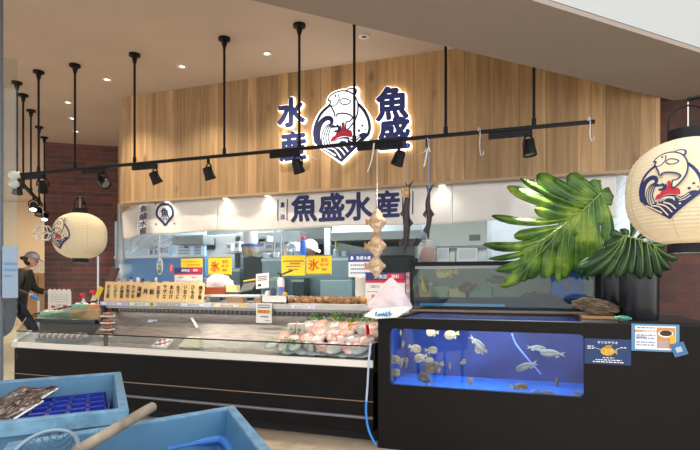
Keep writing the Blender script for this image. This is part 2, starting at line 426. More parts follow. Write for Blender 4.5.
# ------------------------------------------------------------------ ceiling downlights
k = 0
for u, v in ((182, 66), (107, 79), (68, 102), (72, 118), (76, 131), (267, 53), (364, 36)):
    c = PZ(u, v, CEIL)
    lab = ['recessed ceiling downlight over the wood wall between second and third poles', 'ceiling downlight beside the wood wall corner', 'ceiling downlight nearest in the three going back along brick', 'middle ceiling downlight of the three going back along brick', 'farthest ceiling downlight of the three going back along brick', 'bright recessed downlight above the sign beside a long pole', 'small recessed downlight on the ceiling by the bulkhead edge'][k]
    t = thing('ceiling_downlight', lab, 'downlight', c, 'recessed ceiling downlights')
    b = MB(); b.lathe([(.026, -.003), (.05, -.003), (.05, -.010), (.026, -.010)], c, 20, cap=False); b.build('rim', WHITE, t)
    b = MB(); b.lathe([(.001, -.004), (.027, -.004), (.027, -.006), (.001, -.006)], c, 16); b.build('lens', LITW if k != 6 else M('#6c6258'), t)
    k += 1
    if k in (1, 2, 3, 6):
        L = bpy.data.lights.new('downlight_beam', 'SPOT'); L.energy = 45; L.spot_size = 1.9; L.spot_blend = .8; L.color = (1, .86, .68); L.shadow_soft_size = .05
        lo = bpy.data.objects.new('downlight_beam', L); COL.objects.link(lo); lo.location = c - V((0, 0, .04))
# under the fascia: little lamps lighting the curtain
k = 0
for u in (168, 226, 268, 442, 540):
    c = V((XY(u, 5.25), 5.245, 2.268))
    t = thing('fascia_downlight', ORD[k] + ' small lamp under the wood fascia counted from the brick corner', 'downlight', c, 'small lamps under the fascia')
    b = MB(); b.lathe([(.03, 0), (.045, 0), (.045, -.012), (.03, -.012)], c, 18, cap=False); b.build('rim', WHITE, t)
    b = MB(); b.lathe([(.001, -.002), (.03, -.002), (.03, -.008), (.001, -.008)], c, 14); b.build('lens', LITW, t)
    L = bpy.data.lights.new('fascia_beam', 'SPOT'); L.energy = 1.1; L.spot_size = 2.4; L.spot_blend = .9; L.color = (1, .93, .82); L.shadow_soft_size = .03
    lo = bpy.data.objects.new('fascia_beam', L); COL.objects.link(lo); lo.location = c - V((0, .06, .03)); lo.rotation_euler = (.25, 0, 0)
    k += 1

# ------------------------------------------------------------------ lighting tracks, poles, spotlights
TY, TZ = 4.25, 2.485
def pole_part(x, y, z0, z1, par):
    b = MB(); b.tube([(x, y, z0), (x, y, z1 - .02)], .0115, 10); o = b.build('pole', BLACK, par)
    b = MB(); b.lathe([(.013, z1 - .10), (.024, z1 - .06), (.026, z1 - .028), (.056, z1 - .024), (.056, z1 - .001)], (x, y, 0), 20)
    c = b.build('ceiling_cap', BLACK, None); bpy.data.objects.remove(c)
    b2 = MB(); b2.v = [p for p in b.v]; b2.f = b.f; b2.m = b.m
    c = b2.build('ceiling_cap', BLACK, par); c.parent = o
    b3 = MB(); b3.tube([(x, y, z0 - .012), (x, y, z0 + .05)], .018, 10); c = b3.build('clamp', BLACK, par); c.parent = o
x0, x1 = XY(20, TY), XY(595, TY)
tr = thing('lighting_track', 'long black lighting track on thin ceiling poles in front of the wood wall', 'lighting track', ((x0 + x1) / 2, TY, TZ))
b = MB(); b.cbox(((x0 + x1) / 2, TY, TZ), (x1 - x0, .028, .028)); b.build('rail', BLACK, tr, bevel=.002)
for u in (38.6, 75, 134.6, 224.3, 299.3, 354.3, 445.7, 534): pole_part(XY(u, TY), TY, TZ + .017, CEIL, tr)
e0 = PZ(17, 82, CEIL); e0.z = TZ; e1 = PZ(44.3, 137, CEIL); e1.z = TZ; d = (e1 - e0).normalized(); e0 = e0 - d * .04; lt = (e1 - e0).length + .12; e1 = e0 + d * lt
tr2 = thing('lighting_track', 'shorter black lighting track running back along the brick at an angle', 'lighting track', (e0 + e1) / 2)
b = MB(); sd = V((-d.y, d.x, 0)) * .017; up = V((0, 0, .017))
b.prism([e0 - sd - up, e0 + sd - up, e0 + sd + up, e0 - sd + up], d * lt); b.build('rail', BLACK, tr2)
for u, v in ((17, 82), (23, 94.5), (30.5, 110), (38.7, 126.5), (44.3, 137)):
    c = PZ(u, v, CEIL); t_ = max(.03, min(lt - .03, (c - e0).dot(d))); c2 = e0 + d * t_
    pole_part(c2.x, c2.y, TZ + .017, CEIL, tr2)
def spotlight(label, u, Y, aim, lit=False, box=True, bl=.32, side=1, pos=None, energy=0, col=(1, .9, .75), size=.9, dirx=X3):
    c = pos if pos is not None else V((XY(u, Y), Y, TZ - .017))
    t = thing('track_spotlight', label, 'spotlight', c)
    if box:
        b = MB(); m_ = c + dirx * (-side * bl * .42) + V((0, 0, -.024)); ux = dirx * bl / 2; uy = V((-dirx.y, dirx.x, 0)) * .017; uz = V((0, 0, .022))
        b.prism([m_ - ux - uy - uz, m_ + ux - uy - uz, m_ + ux - uy + uz, m_ - ux - uy + uz], uy * 2); b.build('gear_box', BLACK, t, bevel=.003)
    a = V(aim).normalized(); h = c + V((0, 0, -.135)); sx = a.cross(Z3).normalized()
    b = MB()
    for s in (-1, 1): b.tube(cr([c + V((0, 0, -.045)), c + V((0, 0, -.055)) + sx * s * .035, c + V((0, 0, -.09)) + sx * s * .056, h + sx * s * .056], 4), .008, 6)
    b.tube([c + V((0, 0, -.0)), c + V((0, 0, -.05))], .013, 10); b.build('yoke', BLACK, t)
    b = MB(); T = a.to_track_quat('Z', 'Y').to_matrix().to_4x4(); T.translation = h
    b.lathe([(.02, -.06), (.036, -.056), (.045, -.035), (.048, .02), (.054, .055), (.054, .065), (.046, .065), (.042, .05)], (0, 0, 0), 20, 0, T)
    hd = b.build('lamp_head', BLACK, t)
    b = MB(); b.lathe([(.001, .051), (.043, .051), (.043, .054), (.001, .054)], (0, 0, 0), 16, 0, T)
    ln = b.build('lens', LITW if lit else M('#8d8f90', .15, .3), t); ln.parent = hd
    if energy:
        L = bpy.data.lights.new('spot_beam', 'SPOT'); L.energy = energy; L.spot_size = size; L.spot_blend = .6; L.color = col; L.shadow_soft_size = .04
        lo = bpy.data.objects.new('spot_beam', L); COL.objects.link(lo); lo.location = h + a * .09; lo.rotation_euler = a.to_track_quat('-Z', 'Y').to_euler()
    return t
spotlight('black track spotlight hanging right beside the white round fixture', 17.5, TY, (.1, -.1, -1), box=False)
spotlight('black track spotlight between brick edge and the rail end', 43, TY, (-.4, .4, -.8), bl=.34)
spotlight('black track spotlight over the round paper lantern by brick', 103, TY, (.75, -.1, -.6), bl=.3, energy=60, col=(1, .92, .8))
spotlight('black track spotlight in front of the boards beside their brick corner', 155, TY, (.25, .5, -1), bl=.3, energy=20, size=1.3)
spotlight('black track spotlight under the fourth pole from the brick corner', 208.5, TY, (.2, .35, -1), bl=.01, energy=20, size=1.3)
spotlight('black track spotlight hanging in front of the lower left sign character', 297.5, TY, (.15, .45, -1), bl=.3, energy=20, size=1.3)
spotlight('black track spotlight hanging in front of the lower right sign character', 399, TY, (-.35, -.05, -1), bl=.4, energy=16, size=1.2)
spotlight('black track spotlight above the big bright leaf', 529, TY, (.12, -.1, -1), bl=.33, energy=130, size=.75, col=(1, .95, .85))
for i, tt in enumerate((1.35, 1.9, 2.6)):
    spotlight(('lit spotlight nearest on the angled track', 'unlit dark spotlight between two lit lamps on the angled track', 'lit spotlight farthest back on the angled track')[i], 0, 0, (.35, -.35, -.8), lit=i != 1, box=False, pos=e0 + d * tt + V((0, 0, -.017)), energy=40 if i != 1 else 0, col=(1, .93, .8), size=1.4)
# white round fixture at the rail's end
c = V((XY(14, TY - .06), TY - .06, TZ + .0))
t = thing('ceiling_sensor', 'small white two-lobed fixture at the end of the track', 'sensor', c)
b = MB(); b.ball(c + V((0, 0, -.02)), (.062, .055, .05)); b.build('upper_shell', WHITE, t)
b = MB(); b.ball(c + V((.005, -.004, -.115)), (.058, .052, .05)); b.build('lower_shell', M('#dcdcdc', .35), t)
b = MB(); b.tube([c + V((0, .03, .01)), c + V((0.02, .055, .03))], .01, 8); b.build('bracket', WHITE, t)

# ------------------------------------------------------------------ emblem drawing (unit: sign pixels, centre 207,240)
def ribbon(pts, w):
    n = len(pts); L = []; R = []
    for i, p in enumerate(pts):
        t = (pts[min(i + 1, n - 1)] - pts[max(i - 1, 0)]); t = V((t.x, t.y, 0)).normalized(); q = V((-t.y, t.x, 0))
        ww = w * (1 if not callable(w) else 1) if not callable(w) else w(i / (n - 1))
        L.append(p + q * ww / 2); R.append(p - q * ww / 2)
    return L + R[::-1]
def disc(x, y, r, n=14): return [V((x + r * math.cos(2 * math.pi * i / n), y + r * math.sin(2 * math.pi * i / n), 0)) for i in range(n)]
def emblem():
    """list of (polygon, colour) back to front; y down"""
    E = []
    W_, N_, R_ = 0, 1, 2
    outer = cr([(52, 262), (54, 232), (66, 195), (92, 152), (130, 122), (165, 105), (207, 100), (250, 104), (288, 120), (325, 155), (349, 198), (359, 235), (360, 265)], 5) + [V((352, 290, 0)), V((207, 412, 0)), V((60, 303, 0))]
    E.append((outer, N_))
    inner = cr([(68, 262), (70, 232), (80, 202), (103, 164), (136, 136), (168, 119), (207, 114), (246, 118), (280, 132), (312, 164), (335, 204), (344, 237), (345, 262)], 5) + [V((338, 282, 0)), V((207, 392, 0)), V((74, 296, 0))]
    E.append((inner, W_))
    # red sun splash
    E.append((cr([(147, 305), (158, 282), (172, 276), (180, 262), (196, 258), (208, 236), (207, 217), (222, 216), (224, 240), (238, 252), (250, 256), (260, 262), (264, 284), (258, 292), (220, 284), (190, 288), (168, 302)], 3, True), R_))
    # great wave
    E.append((cr([(60, 300), (62, 250), (74, 212), (96, 186), (124, 173), (148, 176), (163, 190), (165, 208), (158, 222), (146, 226), (138, 218), (146, 212), (144, 200), (130, 198), (112, 208), (100, 228), (94, 258), (96, 290), (110, 322), (100, 325)], 4, True), N_))
    for i in range(4):
        d_ = i * 15
        E.append((ribbon(cr([(104 + d_, 322), (100 + d_ * .8, 285), (108 + d_ * .8, 250), (124 + d_ * .6, 226 + i * 3), (140 + d_ * .45, 218 + i * 5)], 6), 5.5), N_))
    # second crest
    E.append((cr([(150, 236), (160, 222), (176, 228), (188, 222), (196, 232), (204, 226), (206, 246), (196, 260), (180, 262), (166, 258), (172, 250), (184, 250), (188, 240), (176, 238)], 4, True), N_))
    # lower swell
    E.append((cr([(72, 318), (110, 330), (150, 322), (172, 302), (196, 290), (222, 288), (246, 292), (262, 302), (282, 296), (300, 282), (322, 276), (348, 284)], 4) + [V((350, 292, 0)), V((207, 412, 0))], N_))
    for k in range(3):
        E.append((ribbon(cr([(160 + k * 14, 322 - k * 3), (184 + k * 12, 302 + k), (214 + k * 8, 298 + k * 5), (240, 304 + k * 8)], 5), 4), W_))
    E.append((ribbon(cr([(248, 300), (262, 312), (280, 306), (300, 290)], 5), 4), W_))
    E.append((ribbon(cr([(258, 322), (282, 318), (306, 300)], 5), 4), W_))
    for p in (((128, 334), (170, 346), (205, 392)), ((158, 328), (198, 344), (226, 378)), ((190, 324), (222, 338), (243, 364)), ((100, 330), (130, 346), (178, 378))):
        E.append((ribbon(cr(p, 6), 7), W_))
    E.append((disc(262, 338, 5), W_))
    # leaping fish
    body = cr([(134, 98), (146, 76), (172, 62), (206, 56), (240, 62), (272, 80), (292, 112), (299, 150), (293, 190), (276, 222), (252, 250), (232, 258), (226, 240), (232, 214), (248, 212), (262, 200), (256, 190), (236, 180), (206, 174), (186, 178), (183, 196), (172, 186), (166, 162), (150, 132), (142, 118), (147, 108)], 4, True)
    E.append((cr([(228, 60), (250, 50), (286, 58), (288, 82), (276, 92)], 4) + [V((255, 78, 0))], N_))
    E.append((cr([(238, 62), (254, 57), (278, 64), (279, 82)], 4) + [V((262, 76, 0))], W_))
    E.append((body, N_))
    c_ = V((217, 140, 0)); shr = []
    n = len(body)
    for i, p in enumerate(body):
        t = body[(i + 1) % n] - body[i - 1]; t.normalize(); q = V((-t.y, t.x, 0))
        shr.append(p + q * 7.5)
    E.append((shr, W_))
    E.append((ribbon(cr([(150, 128), (172, 130), (190, 114), (197, 92), (190, 74)], 5), 5.5), N_))
    E.append((disc(177, 82, 5.5), N_)); E.append((ribbon(cr([(134, 100), (145, 104), (150, 98)], 4), 5.5), N_))
    fin = cr([(200, 112), (214, 100), (236, 104), (258, 118), (240, 130), (216, 128)], 4, True)
    E.append((ribbon(fin + [fin[0]], 5.5), N_))
    for x, y, r in ((300, 266, 7), (318, 243, 6), (334, 262, 4)): E.append((disc(x, y, r), N_))
    return E
EMB = emblem()
def draw_emblem(mb, fn, sub=0., base=0, lift=1.):
    """fn(x, y_up, layer) -> point; x,y relative to the centre in emblem units"""
    for i, (poly, c) in enumerate(EMB):
        p = [(q.x - 207, 240 - q.y) for q in poly]
        fs = [list(t) for t in tessellate_polygon([[V((x, y, 0)) for x, y in p]])]
        if sub: p, fs = subdiv2(p, fs, sub)
        mb.add([fn(x, y, i) for x, y in p], fs, base + c)

# ------------------------------------------------------------------ backlit sign on the boards
def sign_letter(ch, u, v, px, label):
    Y = WY; c = PY(u, v, Y - .05); s = px * (Y / (CT + (u - 350) / F * ST)) / F
    t = thing('sign_letter', label, 'sign letter', (c.x, WY, c.z), 'backlit characters of the wall sign')
    b = MB(); b.text(ch, s, c + V((0, .03, 0)), X3, Z3, bold=.062, depth=.0); 
    # lit edge: same glyph swollen, a few centimetres deep
    b = MB(); b.text(ch, s, V((c.x, WY - .004, c.z)), X3, Z3, bold=.066, depth=.035); b.build('lit_edge', LIT, t, smooth=0)
    b = MB(); b.text(ch, s, V((c.x, WY - .041, c.z)), X3, Z3, bold=.040, depth=.012); b.build('face', M('#2a3570', .5, emit=.12), t, smooth=0)
sign_letter('水', 291, 112, 30, 'backlit navy sign character 水, upper one beside the emblem towards the brick')
sign_letter('産', 292.5, 146, 30, 'backlit navy sign character 産, below 水 and partly behind a spotlight')
sign_letter('魚', 392, 103, 34, 'backlit navy sign character 魚, upper one across from 水')
sign_letter('盛', 394, 133, 33, 'backlit navy sign character 盛, below 魚 and behind a black lamp box')
ec = PY(341.4, 127.5, WY - .05); es = (WY / (CT + (341 - 350) / F * ST)) / F / 5
t = thing('emblem_sign', 'backlit emblem sign with a leaping fish over waves and a red sun', 'sign', (ec.x, WY, ec.z))
hull = cr([(46, 262), (48, 230), (60, 190), (88, 146), (124, 116), (126, 96), (142, 68), (172, 54), (206, 48), (232, 50), (252, 42), (294, 50), (296, 92), (318, 138), (354, 192), (366, 235), (366, 268)], 4) + [V((358, 296, 0)), V((207, 422, 0)), V((53, 308, 0))]
b = MB(); b.prism([V((ec.x + (q.x - 207) * es, WY - .003, ec.z + (240 - q.y) * es)) for q in hull], (0, -.04, 0)); b.build('lit_edge', LIT, t, smooth=0)
b = MB(); draw_emblem(b, lambda x, y, i: V((ec.x + x * es, WY - .0445 - i * .0006, ec.z + y * es)))
b.build('printed_face', [M('#f4f3f6', .5, emit=.75), NAVY, M('#b8283c', .5, emit=.12)], t, smooth=0)

# ------------------------------------------------------------------ noren curtains
NB = 1.885
def noren(name, label, p0, p1, ztop, zbot, seed, draw=None, seams=(), col='#efebe4', amp=.016):
    p0 = V(p0); p1 = V(p1); d = (p1 - p0); L = d.length; d.normalize(); nn = V((d.y, -d.x, 0))
    if nn.y > 0: nn = -nn
    rr = random.Random(seed); ph = [rr.uniform(0, 6.3) for _ in range(4)]
    def f(x, z):
        k = (ztop - z) / (ztop - zbot); w = .35 + .65 * k
        y = amp * w * (math.sin(x * 7.3 + ph[0]) * .6 + .5 * math.sin(x * 15.1 + ph[1] + k) + .25 * math.sin(x * 29 + ph[2])) + .006 * math.sin(z * 17 + x * 5)
        for s in seams: y -= .02 * math.exp(-((x - s) / .012) ** 2)
        return p0 + d * x + V((0, 0, z - p0.z)) + nn * (y + .02)
    t = thing(name, label, 'curtain', (p0 + p1) / 2 + V((0, 0, ztop - p0.z)))
    b = MB(); b.grid(lambda i, j: f(i * L, ztop + (zbot + .012 * math.sin(i * L * 3 + ph[3]) - ztop) * j), max(8, int(L * 70)), 14)
    b.build('cloth', M(col, .9, name='noren_cotton'), t, smooth=60, solid=.003)
    b = MB(); b.tube([p0 + V((0, 0, ztop - p0.z + .004)) + nn * .02, p1 + V((0, 0, ztop - p1.z + .004)) + nn * .02], .009, 8); b.build('rod', STEELW, t)
    if draw:
        b = MB(); draw(b, lambda x, z, o=0.: f(x, z) + nn * (.006 + o)); b.build('print', [NAVY], t, smooth=0)
    return t
NY = 5.30
xa, xb, xc, xd, xe = XY(141, NY), XY(218, NY), XY(452.5, NY), XY(565, NY), XY(616, NY)
def zz(u, v): return PY(u, v, NY).z
def drop_ring(b, fn, cx, cz, r, w, ch):
    pts = cr([(-.62, -.55), (-.95, -.2), (-.98, .25), (-.75, .7), (-.3, .97), (.3, .97), (.75, .7), (.98, .25), (.95, -.2), (.62, -.55), (.3, -.85), (0, -1.15), (-.3, -.85)], 6, True)
    rb = ribbon([p * r for p in pts + [pts[0]]], w); fs = []
    n = len(rb) // 2
    b.add([fn(cx + q.x, cz + q.y) for q in rb], [(i, i + 1, 2 * n - 2 - i, 2 * n - 1 - i) for i in range(n - 1)])
    b.text(ch, r * 1.0, (0, 0, 0), X3, Z3, bold=.035, fn=lambda x, y: fn(cx + x, cz + y + .12 * r), sub=.03)
    b.text('うおもり', r * .33, (0, 0, 0), X3, Z3, bold=.03, fn=lambda x, y: fn(cx + x, cz + y - .52 * r), sub=.03)
    for sx in (-1, 1):
        for sz in (-1, 1):
            for a in (0, 1):
                w_, h_ = ((.13, .03), (.03, .13))[a]
                b.add([fn(cx + sx * r * 1.08 + x * r, cz + sz * r * 1.05 + z * r) for x, z in ((-w_, -h_), (w_, -h_), (w_, h_), (-w_, h_))], [(0, 1, 2, 3)])
def dr1(b, fn): drop_ring(b, fn, XY(166, NY) - xa, zz(166, 214), .118, .03, '魚')
noren('noren_curtain', 'white noren curtain with the round navy fish-character crest near the brick', (xa, NY, 2.2), (xb, NY, 2.2), 2.255, NB, 3, dr1)
def dr2(b, fn):
    for ch, u, v, px in (('魚', 304.5, 208, 29), ('盛', 332, 207.5, 29), ('水', 359, 206.5, 29), ('産', 387, 204.5, 28)):
        s = px * (NY / (CT + (u - 350) / F * ST)) / F
        b.text(ch, s, (0, 0, 0), X3, Z3, bold=.035, fn=lambda x, y: fn(XY(u, NY) - xb + x, zz(u, v) + y), sub=.035)
    for u, v in ((278.7, 210.5), (287.8, 210), (403, 204), (413, 203)):
        x = XY(u, NY) - xb; z = zz(u, v)
        for j in range(8): b.add([fn(x + dx, z + dz) for dx, dz in ((-.006, -.12 + j * .03), (.006, -.12 + j * .03), (.006, -.09 + j * .03), (-.006, -.09 + j * .03))], [(0, 1, 2, 3)])
    for ch, u, v in (('直', 283.2, 205), ('送', 283.4, 217)):
        b.text(ch, .062, (0, 0, 0), X3, Z3, bold=.03, fn=lambda x, y: fn(XY(u, NY) - xb + x, zz(u, v) + y), sub=.03)
noren('noren_curtain', 'long white noren curtain with four big navy characters 魚盛水産', (xb + .004, NY, 2.2), (xc, NY, 2.2), 2.255, NB, 11, dr2, amp=.011)
noren('noren_curtain', 'plain white noren curtain between the hanging dark fish and the big leaf', (xc + .004, NY, 2.2), (xd, NY, 2.2), 2.255, NB, 5)
def dr4(b, fn): drop_ring(b, fn, XY(584, NY) - xd, zz(584, 196), .118, .03, '魚')
noren('noren_curtain', 'white noren curtain mostly behind the big leaf, ending at the white tiles', (xd + .004, NY, 2.2), (xe, NY, 2.2), 2.255, NB, 8, dr4)
q = PD(123, 220, 7.4)
def dr5(b, fn):
    for i, ch in enumerate('魚盛水産'): b.text(ch, .085, (0, 0, 0), X3, Z3, bold=.03, fn=lambda x, y: fn(1.2 + x * 3.5, 2.19 - .09 * i + y), sub=.05)
noren('noren_curtain', 'short noren curtain turning back round the corner with black lettering', (q.x, q.y, 2.2), (xa - .02, NY + .03, 2.2), 2.255, NB, 21, dr5)
# ------------------------------------------------------------------ fish counter
CY = 3.95; CX0, CX1 = -5.11, -1.19; LY = 4.5; LZ = 1.03; LT = 1.08; MX0 = -4.46
t = thing('fish_counter', 'long dark open fish counter with white front edge and steel shelf', 'display counter', ((CX0 + CX1) / 2, CY, 0)); FC = t
def p45(x, y, k): return V((x - k, y + k, 0))
KK = .55
foot = [(CX0, CY), (CX1, CY), (CX1, 5.12), (CX0 - 1.0, 5.12), (CX0 - 1.0 , 4.95)]
def slab(b, pts, z0, z1, mi=0): b.prism([(x, y, z0) for x, y in pts], (0, 0, z1 - z0), mi)
b = MB(); slab(b, [(CX0 + .02, CY + .02), (CX1, CY + .02), (CX1, 5.1), (CX0 - .95, 5.1), (CX0 - .95, 4.9)], .1, .56); b.build('body', BLACKM, t, smooth=0)
b = MB(); slab(b, [(CX0 + .1, CY + .12), (CX1, CY + .12), (CX1, 5.0), (CX0 - .8, 5.0), (CX0 - .8, 4.9)], 0, .1); b.build('plinth', M('#0e0d0f', .7), t, smooth=0)
b = MB(); b.box((CX0 + .03, CY, .345), (CX1, CY + .02, .60)); b.box((CX0 + .03, CY, .225), (CX1, CY + .02, .338)); b.box((CX0 + .03, CY, .1), (CX1, CY + .02, .198)); b.build('front_panel', BLACKM, t, smooth=0)
b = MB(); b.box((CX0 + .03, CY - .004, .338), (CX1, CY + .02, .345)); b.build('trim_strip', M('#a08b76', .3, .6), t, smooth=0)
b = MB(); b.tube([(CX0 + .03, CY - .004, .212), (CX1, CY - .004, .212)], .014, 10); b.build('bumper_rail', M('#787b84', .35, .5), t)
b = MB(); b.box((CX0, CY - .012, .612), (CX1, CY + .02, .668)); b.prism([(CX0, CY - .012, .612), (CX0 + .03, CY + .02, .612), (CX0 - .92, 4.93, .612), (CX0 - .95, 4.9, .612)], (0, 0, .056)); b.build('white_edge', M('#f4f0e8', .4), t, smooth=0, bevel=.004)
# well floor, sloping back panel, shelf
b = MB(); slab(b, [(CX0 + .03, CY + .02), (CX1, CY + .02), (CX1, 5.1), (CX0 - .9, 5.1), (CX0 - .9, 4.93)], .56, .645); b.build('well_floor', M('#57504c', .4, .2, var=.25, scale=5), t, smooth=0)
b = MB(); b.prism([(MX0, 4.30, .645), (MX0, 4.62, .955), (MX0, 4.66, .955), (MX0, 4.66, .645)], (CX1 - MX0, 0, 0)); b.build('back_panel', M('#8a827c', .5, .15, var=.25, scale=7, stretch=(1, 6, 6)), t, smooth=0)
b = MB(); gn = 240
b.grid(lambda i, j: V((MX0 + .05 + (CX1 - MX0 - .1) * i, 4.635 - (.03 if int(round(i * gn)) % 4 in (1, 2) else 0), .958 + .045 * j)), gn, 1)
b.build('grille', M('#5e5a58', .4, .3), t, smooth=0)
b = MB(); b.box((MX0, 4.64, .955), (CX1, 4.68, 1.03)); b.build('grille_back', M('#121214', .7), t, smooth=0)
b = MB(); b.box((MX0, LY, LZ), (CX1, 5.1, LT)); b.build('shelf', M('#b9b6b0', .3, .5, var=.1), t, smooth=0, bevel=.003)
b = MB(); b.box((MX0, LY + .02, 1.005), (CX1, LY + .16, 1.029)); b.build('lamp_housing', M('#8c8a88', .3, .6), t, smooth=0)
b = MB(); b.box((MX0, 4.68, .645), (CX1, 5.1, 1.03)); b.build('rear_cabinet', STEELD, t, smooth=0)
b = MB(); b.box((MX0 - .02, LY, .645), (MX0 + .02, LY + .05, LZ)); b.build('upright', M('#19191c', .5), t, smooth=0)
b = MB(); b.box((CX1 - .03, CY + .05, .668), (CX1, LY + .1, .80)); b.build('end_panel', BLACK, t, smooth=0)
# low front glass with black top rail
b = MB(); b.box((CX0 + .04, CY + .012, .668), (CX1 - .04, CY + .018, .775)); b.build('front_glass', GLASS, t, smooth=0)
b = MB(); b.box((CX0 + .04, CY + .008, .775), (CX1 - .03, CY + .022, .785)); b.build('glass_rail', BLACK, t, smooth=0)
b = MB(); xg = XY(103, CY); b.box((xg - .012, CY + .02, .668), (xg + .012, CY + .05, .775)); b.build('glass_clamp', BLACK, t, smooth=0)
A = V((CX0 + .05, CY + .02, .668)); Bp = V((CX0 - .43, CY + .5, .668))
b = MB(); b.prism([A, Bp, Bp + V((0, 0, .2)), A + V((0, 0, .107))], (.005, .005, 0)); b.build('side_glass', GLASS, t, smooth=0)
b = MB(); b.tube([A + V((0, 0, .112)), Bp + V((0, 0, .205))], .006, 6); b.build('side_rail', BLACK, t)
# left end: dark bar, pale step and leaning guard glass
B0 = PD(36, 321, 5.95); B1 = PD(102, 317.6, 5.72)
b = MB(); b.box((B0.x, 4.41, .83), (MX0 - .02, 4.46, .875)); b.build('dark_bar', M('#15171b', .4), t, smooth=0, bevel=.004)
b = MB(); b.box((B0.x, 4.47, .645), (MX0 - .02, 5.1, .86)); b.build('step', M('#5d5753', .6), t, smooth=0)
g0 = PY(34, 314, 4.75); g1 = PY(98, 300.5, 4.75)
b = MB(); b.prism([V((g0.x, 4.47, .875)), V((g1.x, 4.47, .875)), g1, g0], (0, .005, 0)); b.build('guard_glass', GLASS, t, smooth=0)
b = MB(); b.tube([g0, g1], .008, 8); b.build('guard_rail', BLACK, t)

# label strips along the shelf edge
tx = M('#3a3440', .7)
for i, (u0, u1, col, lab) in enumerate(((100, 128, '#c9b4ea', 'lilac price strip below the first wooden menu plates'), (129.5, 155, '#cfe6c4', 'pale green price strip with a round orange mark below the plates'), (181, 211, '#cfe0ee', 'pale blue price strip below the last wooden menu plates'), (213, 246, '#e2cf96', 'straw yellow price strip on the steel shelf edge'), (291, 315, '#d6cce6', 'small lilac price strip below the brown shells'))):
    BLp, w, h = rect(u0, 301, u1, 305.5, LY - .003); BLp.z = LZ + .003
    it = [('r', .06, .22, .78, .8, M('#f3f1ee', .6)), ('t', '本日のおすすめ' if i % 2 == 0 else '当店のおすすめ', .42, .5, .5, tx)]
    if i == 1: it = [('r', .04, .2, .75, .8, M('#f0f4ea', .6)), ('t', '当店のおすすめ', .4, .5, .5, tx), ('p', [(.88 + .07 * math.cos(a * .52), .5 + .42 * math.sin(a * .52)) for a in range(12)], M('#b07a2a'))]
    sheet('price_strip', lab, 'label', BLp, w, .042, M(col, .55), it, .003)
BLp, w, h = rect(157, 301, 179, 306, LY - .003); BLp.z = LZ + .004
sheet('price_strip', 'grey metal label holder between green and blue strips', 'label', BLp, w, .036, M('#a9a39c', .4, .4), [('r', .5, .3, .95, .75, M('#d8d4cf')), ('l', .55, .35, .85, .7, 1, tx)], .003)

# wooden menu plates
plates = [('お土産', 108.5), ('にぎり', 114.5), ('お惣菜', 121.5), ('お寿司', 127), ('わかめ', 132.5), ('海鮮', 138.2), ('丼', 145), ('鮭', 151), ('お造り', 157.5), ('サザエ', 164), ('あわび', 170.5), ('生うに', 177), ('いなり', 184.5), ('ひもの', 192), ('焼き魚', 199.5)]
wd = M('#f6cf92', .6, var=.10, scale=9, stretch=(6, 6, .8), name='menu_plate_wood'); ink = M('#1f1a18', .7)
for i, (tx_, u) in enumerate(plates):
    ul = 103.5 if i == 0 else (plates[i - 1][1] + u) / 2; ur = 203.5 if i == 14 else (u + plates[i + 1][1]) / 2
    y = 4.54; xl, xr = XY(ul, y) + .003, XY(ur, y) - .003; n = len(tx_); h = .215
    big = n <= 2
    sheet('menu_plate', 'upright wooden menu plate lettered ' + tx_, 'menu plate', (xl, y, LT + .001), xr - xl, h - .006 * (i % 3), wd,
          [('v', tx_, .5, .5, (.3 if big else .235), ink, 1.)], .012, uy=V((0, .12, 1)), group='wooden menu plates on the counter shelf')

# ------------------------------------------------------------------ ice and fish
def slope(x, y):   # height of the ice
    k = max(0, min(1, (y - 4.0) / .5)); return .70 + .14 * k
ix0 = XY(291, 4.2)
b = MB()
def icef(i, j):
    x = ix0 - .12 * (1 - j) + (CX1 - .05 - ix0 + .12 * (1 - j)) * i; y = 4.0 + .56 * j
    e = min(1, i * 8); return V((x, y, .648 + (slope(x, y) - .668) * e + .02 * mnoise.noise(V((x * 14, y * 14, 1)))))
b.grid(icef, 50, 34); o = b.build('crushed_ice', M('#dfe6ea', .35, var=.12, scale=40, bump=.6), smooth=80, origin=((ix0 + CX1) / 2, 4.25, .65)); tag(o, 'bed of crushed ice heaped at the counter end beside the black tank', 'ice', kind='stuff')
b = MB()
def icef2(i, j):
    x = MX0 + .1 + (ix0 - .25 - MX0) * i; y = 4.02 + .26 * j
    return V((x, y, .648 + .035 * (.6 + .5 * mnoise.noise(V((x * 7, y * 9, 4)))) * min(1, i * 12, (1 - i) * 12, j * 5 + .2, (1 - j) * 5 + .1)))
b.grid(icef2, 110, 16); o = b.build('ice_slush', M('#85776f', .55, var=.35, scale=26, bump=.5), smooth=80, origin=((MX0 + ix0) / 2, 4.15, .65)); tag(o, 'thin greyish layer of melting ice on the empty counter floor', 'ice', kind='stuff')

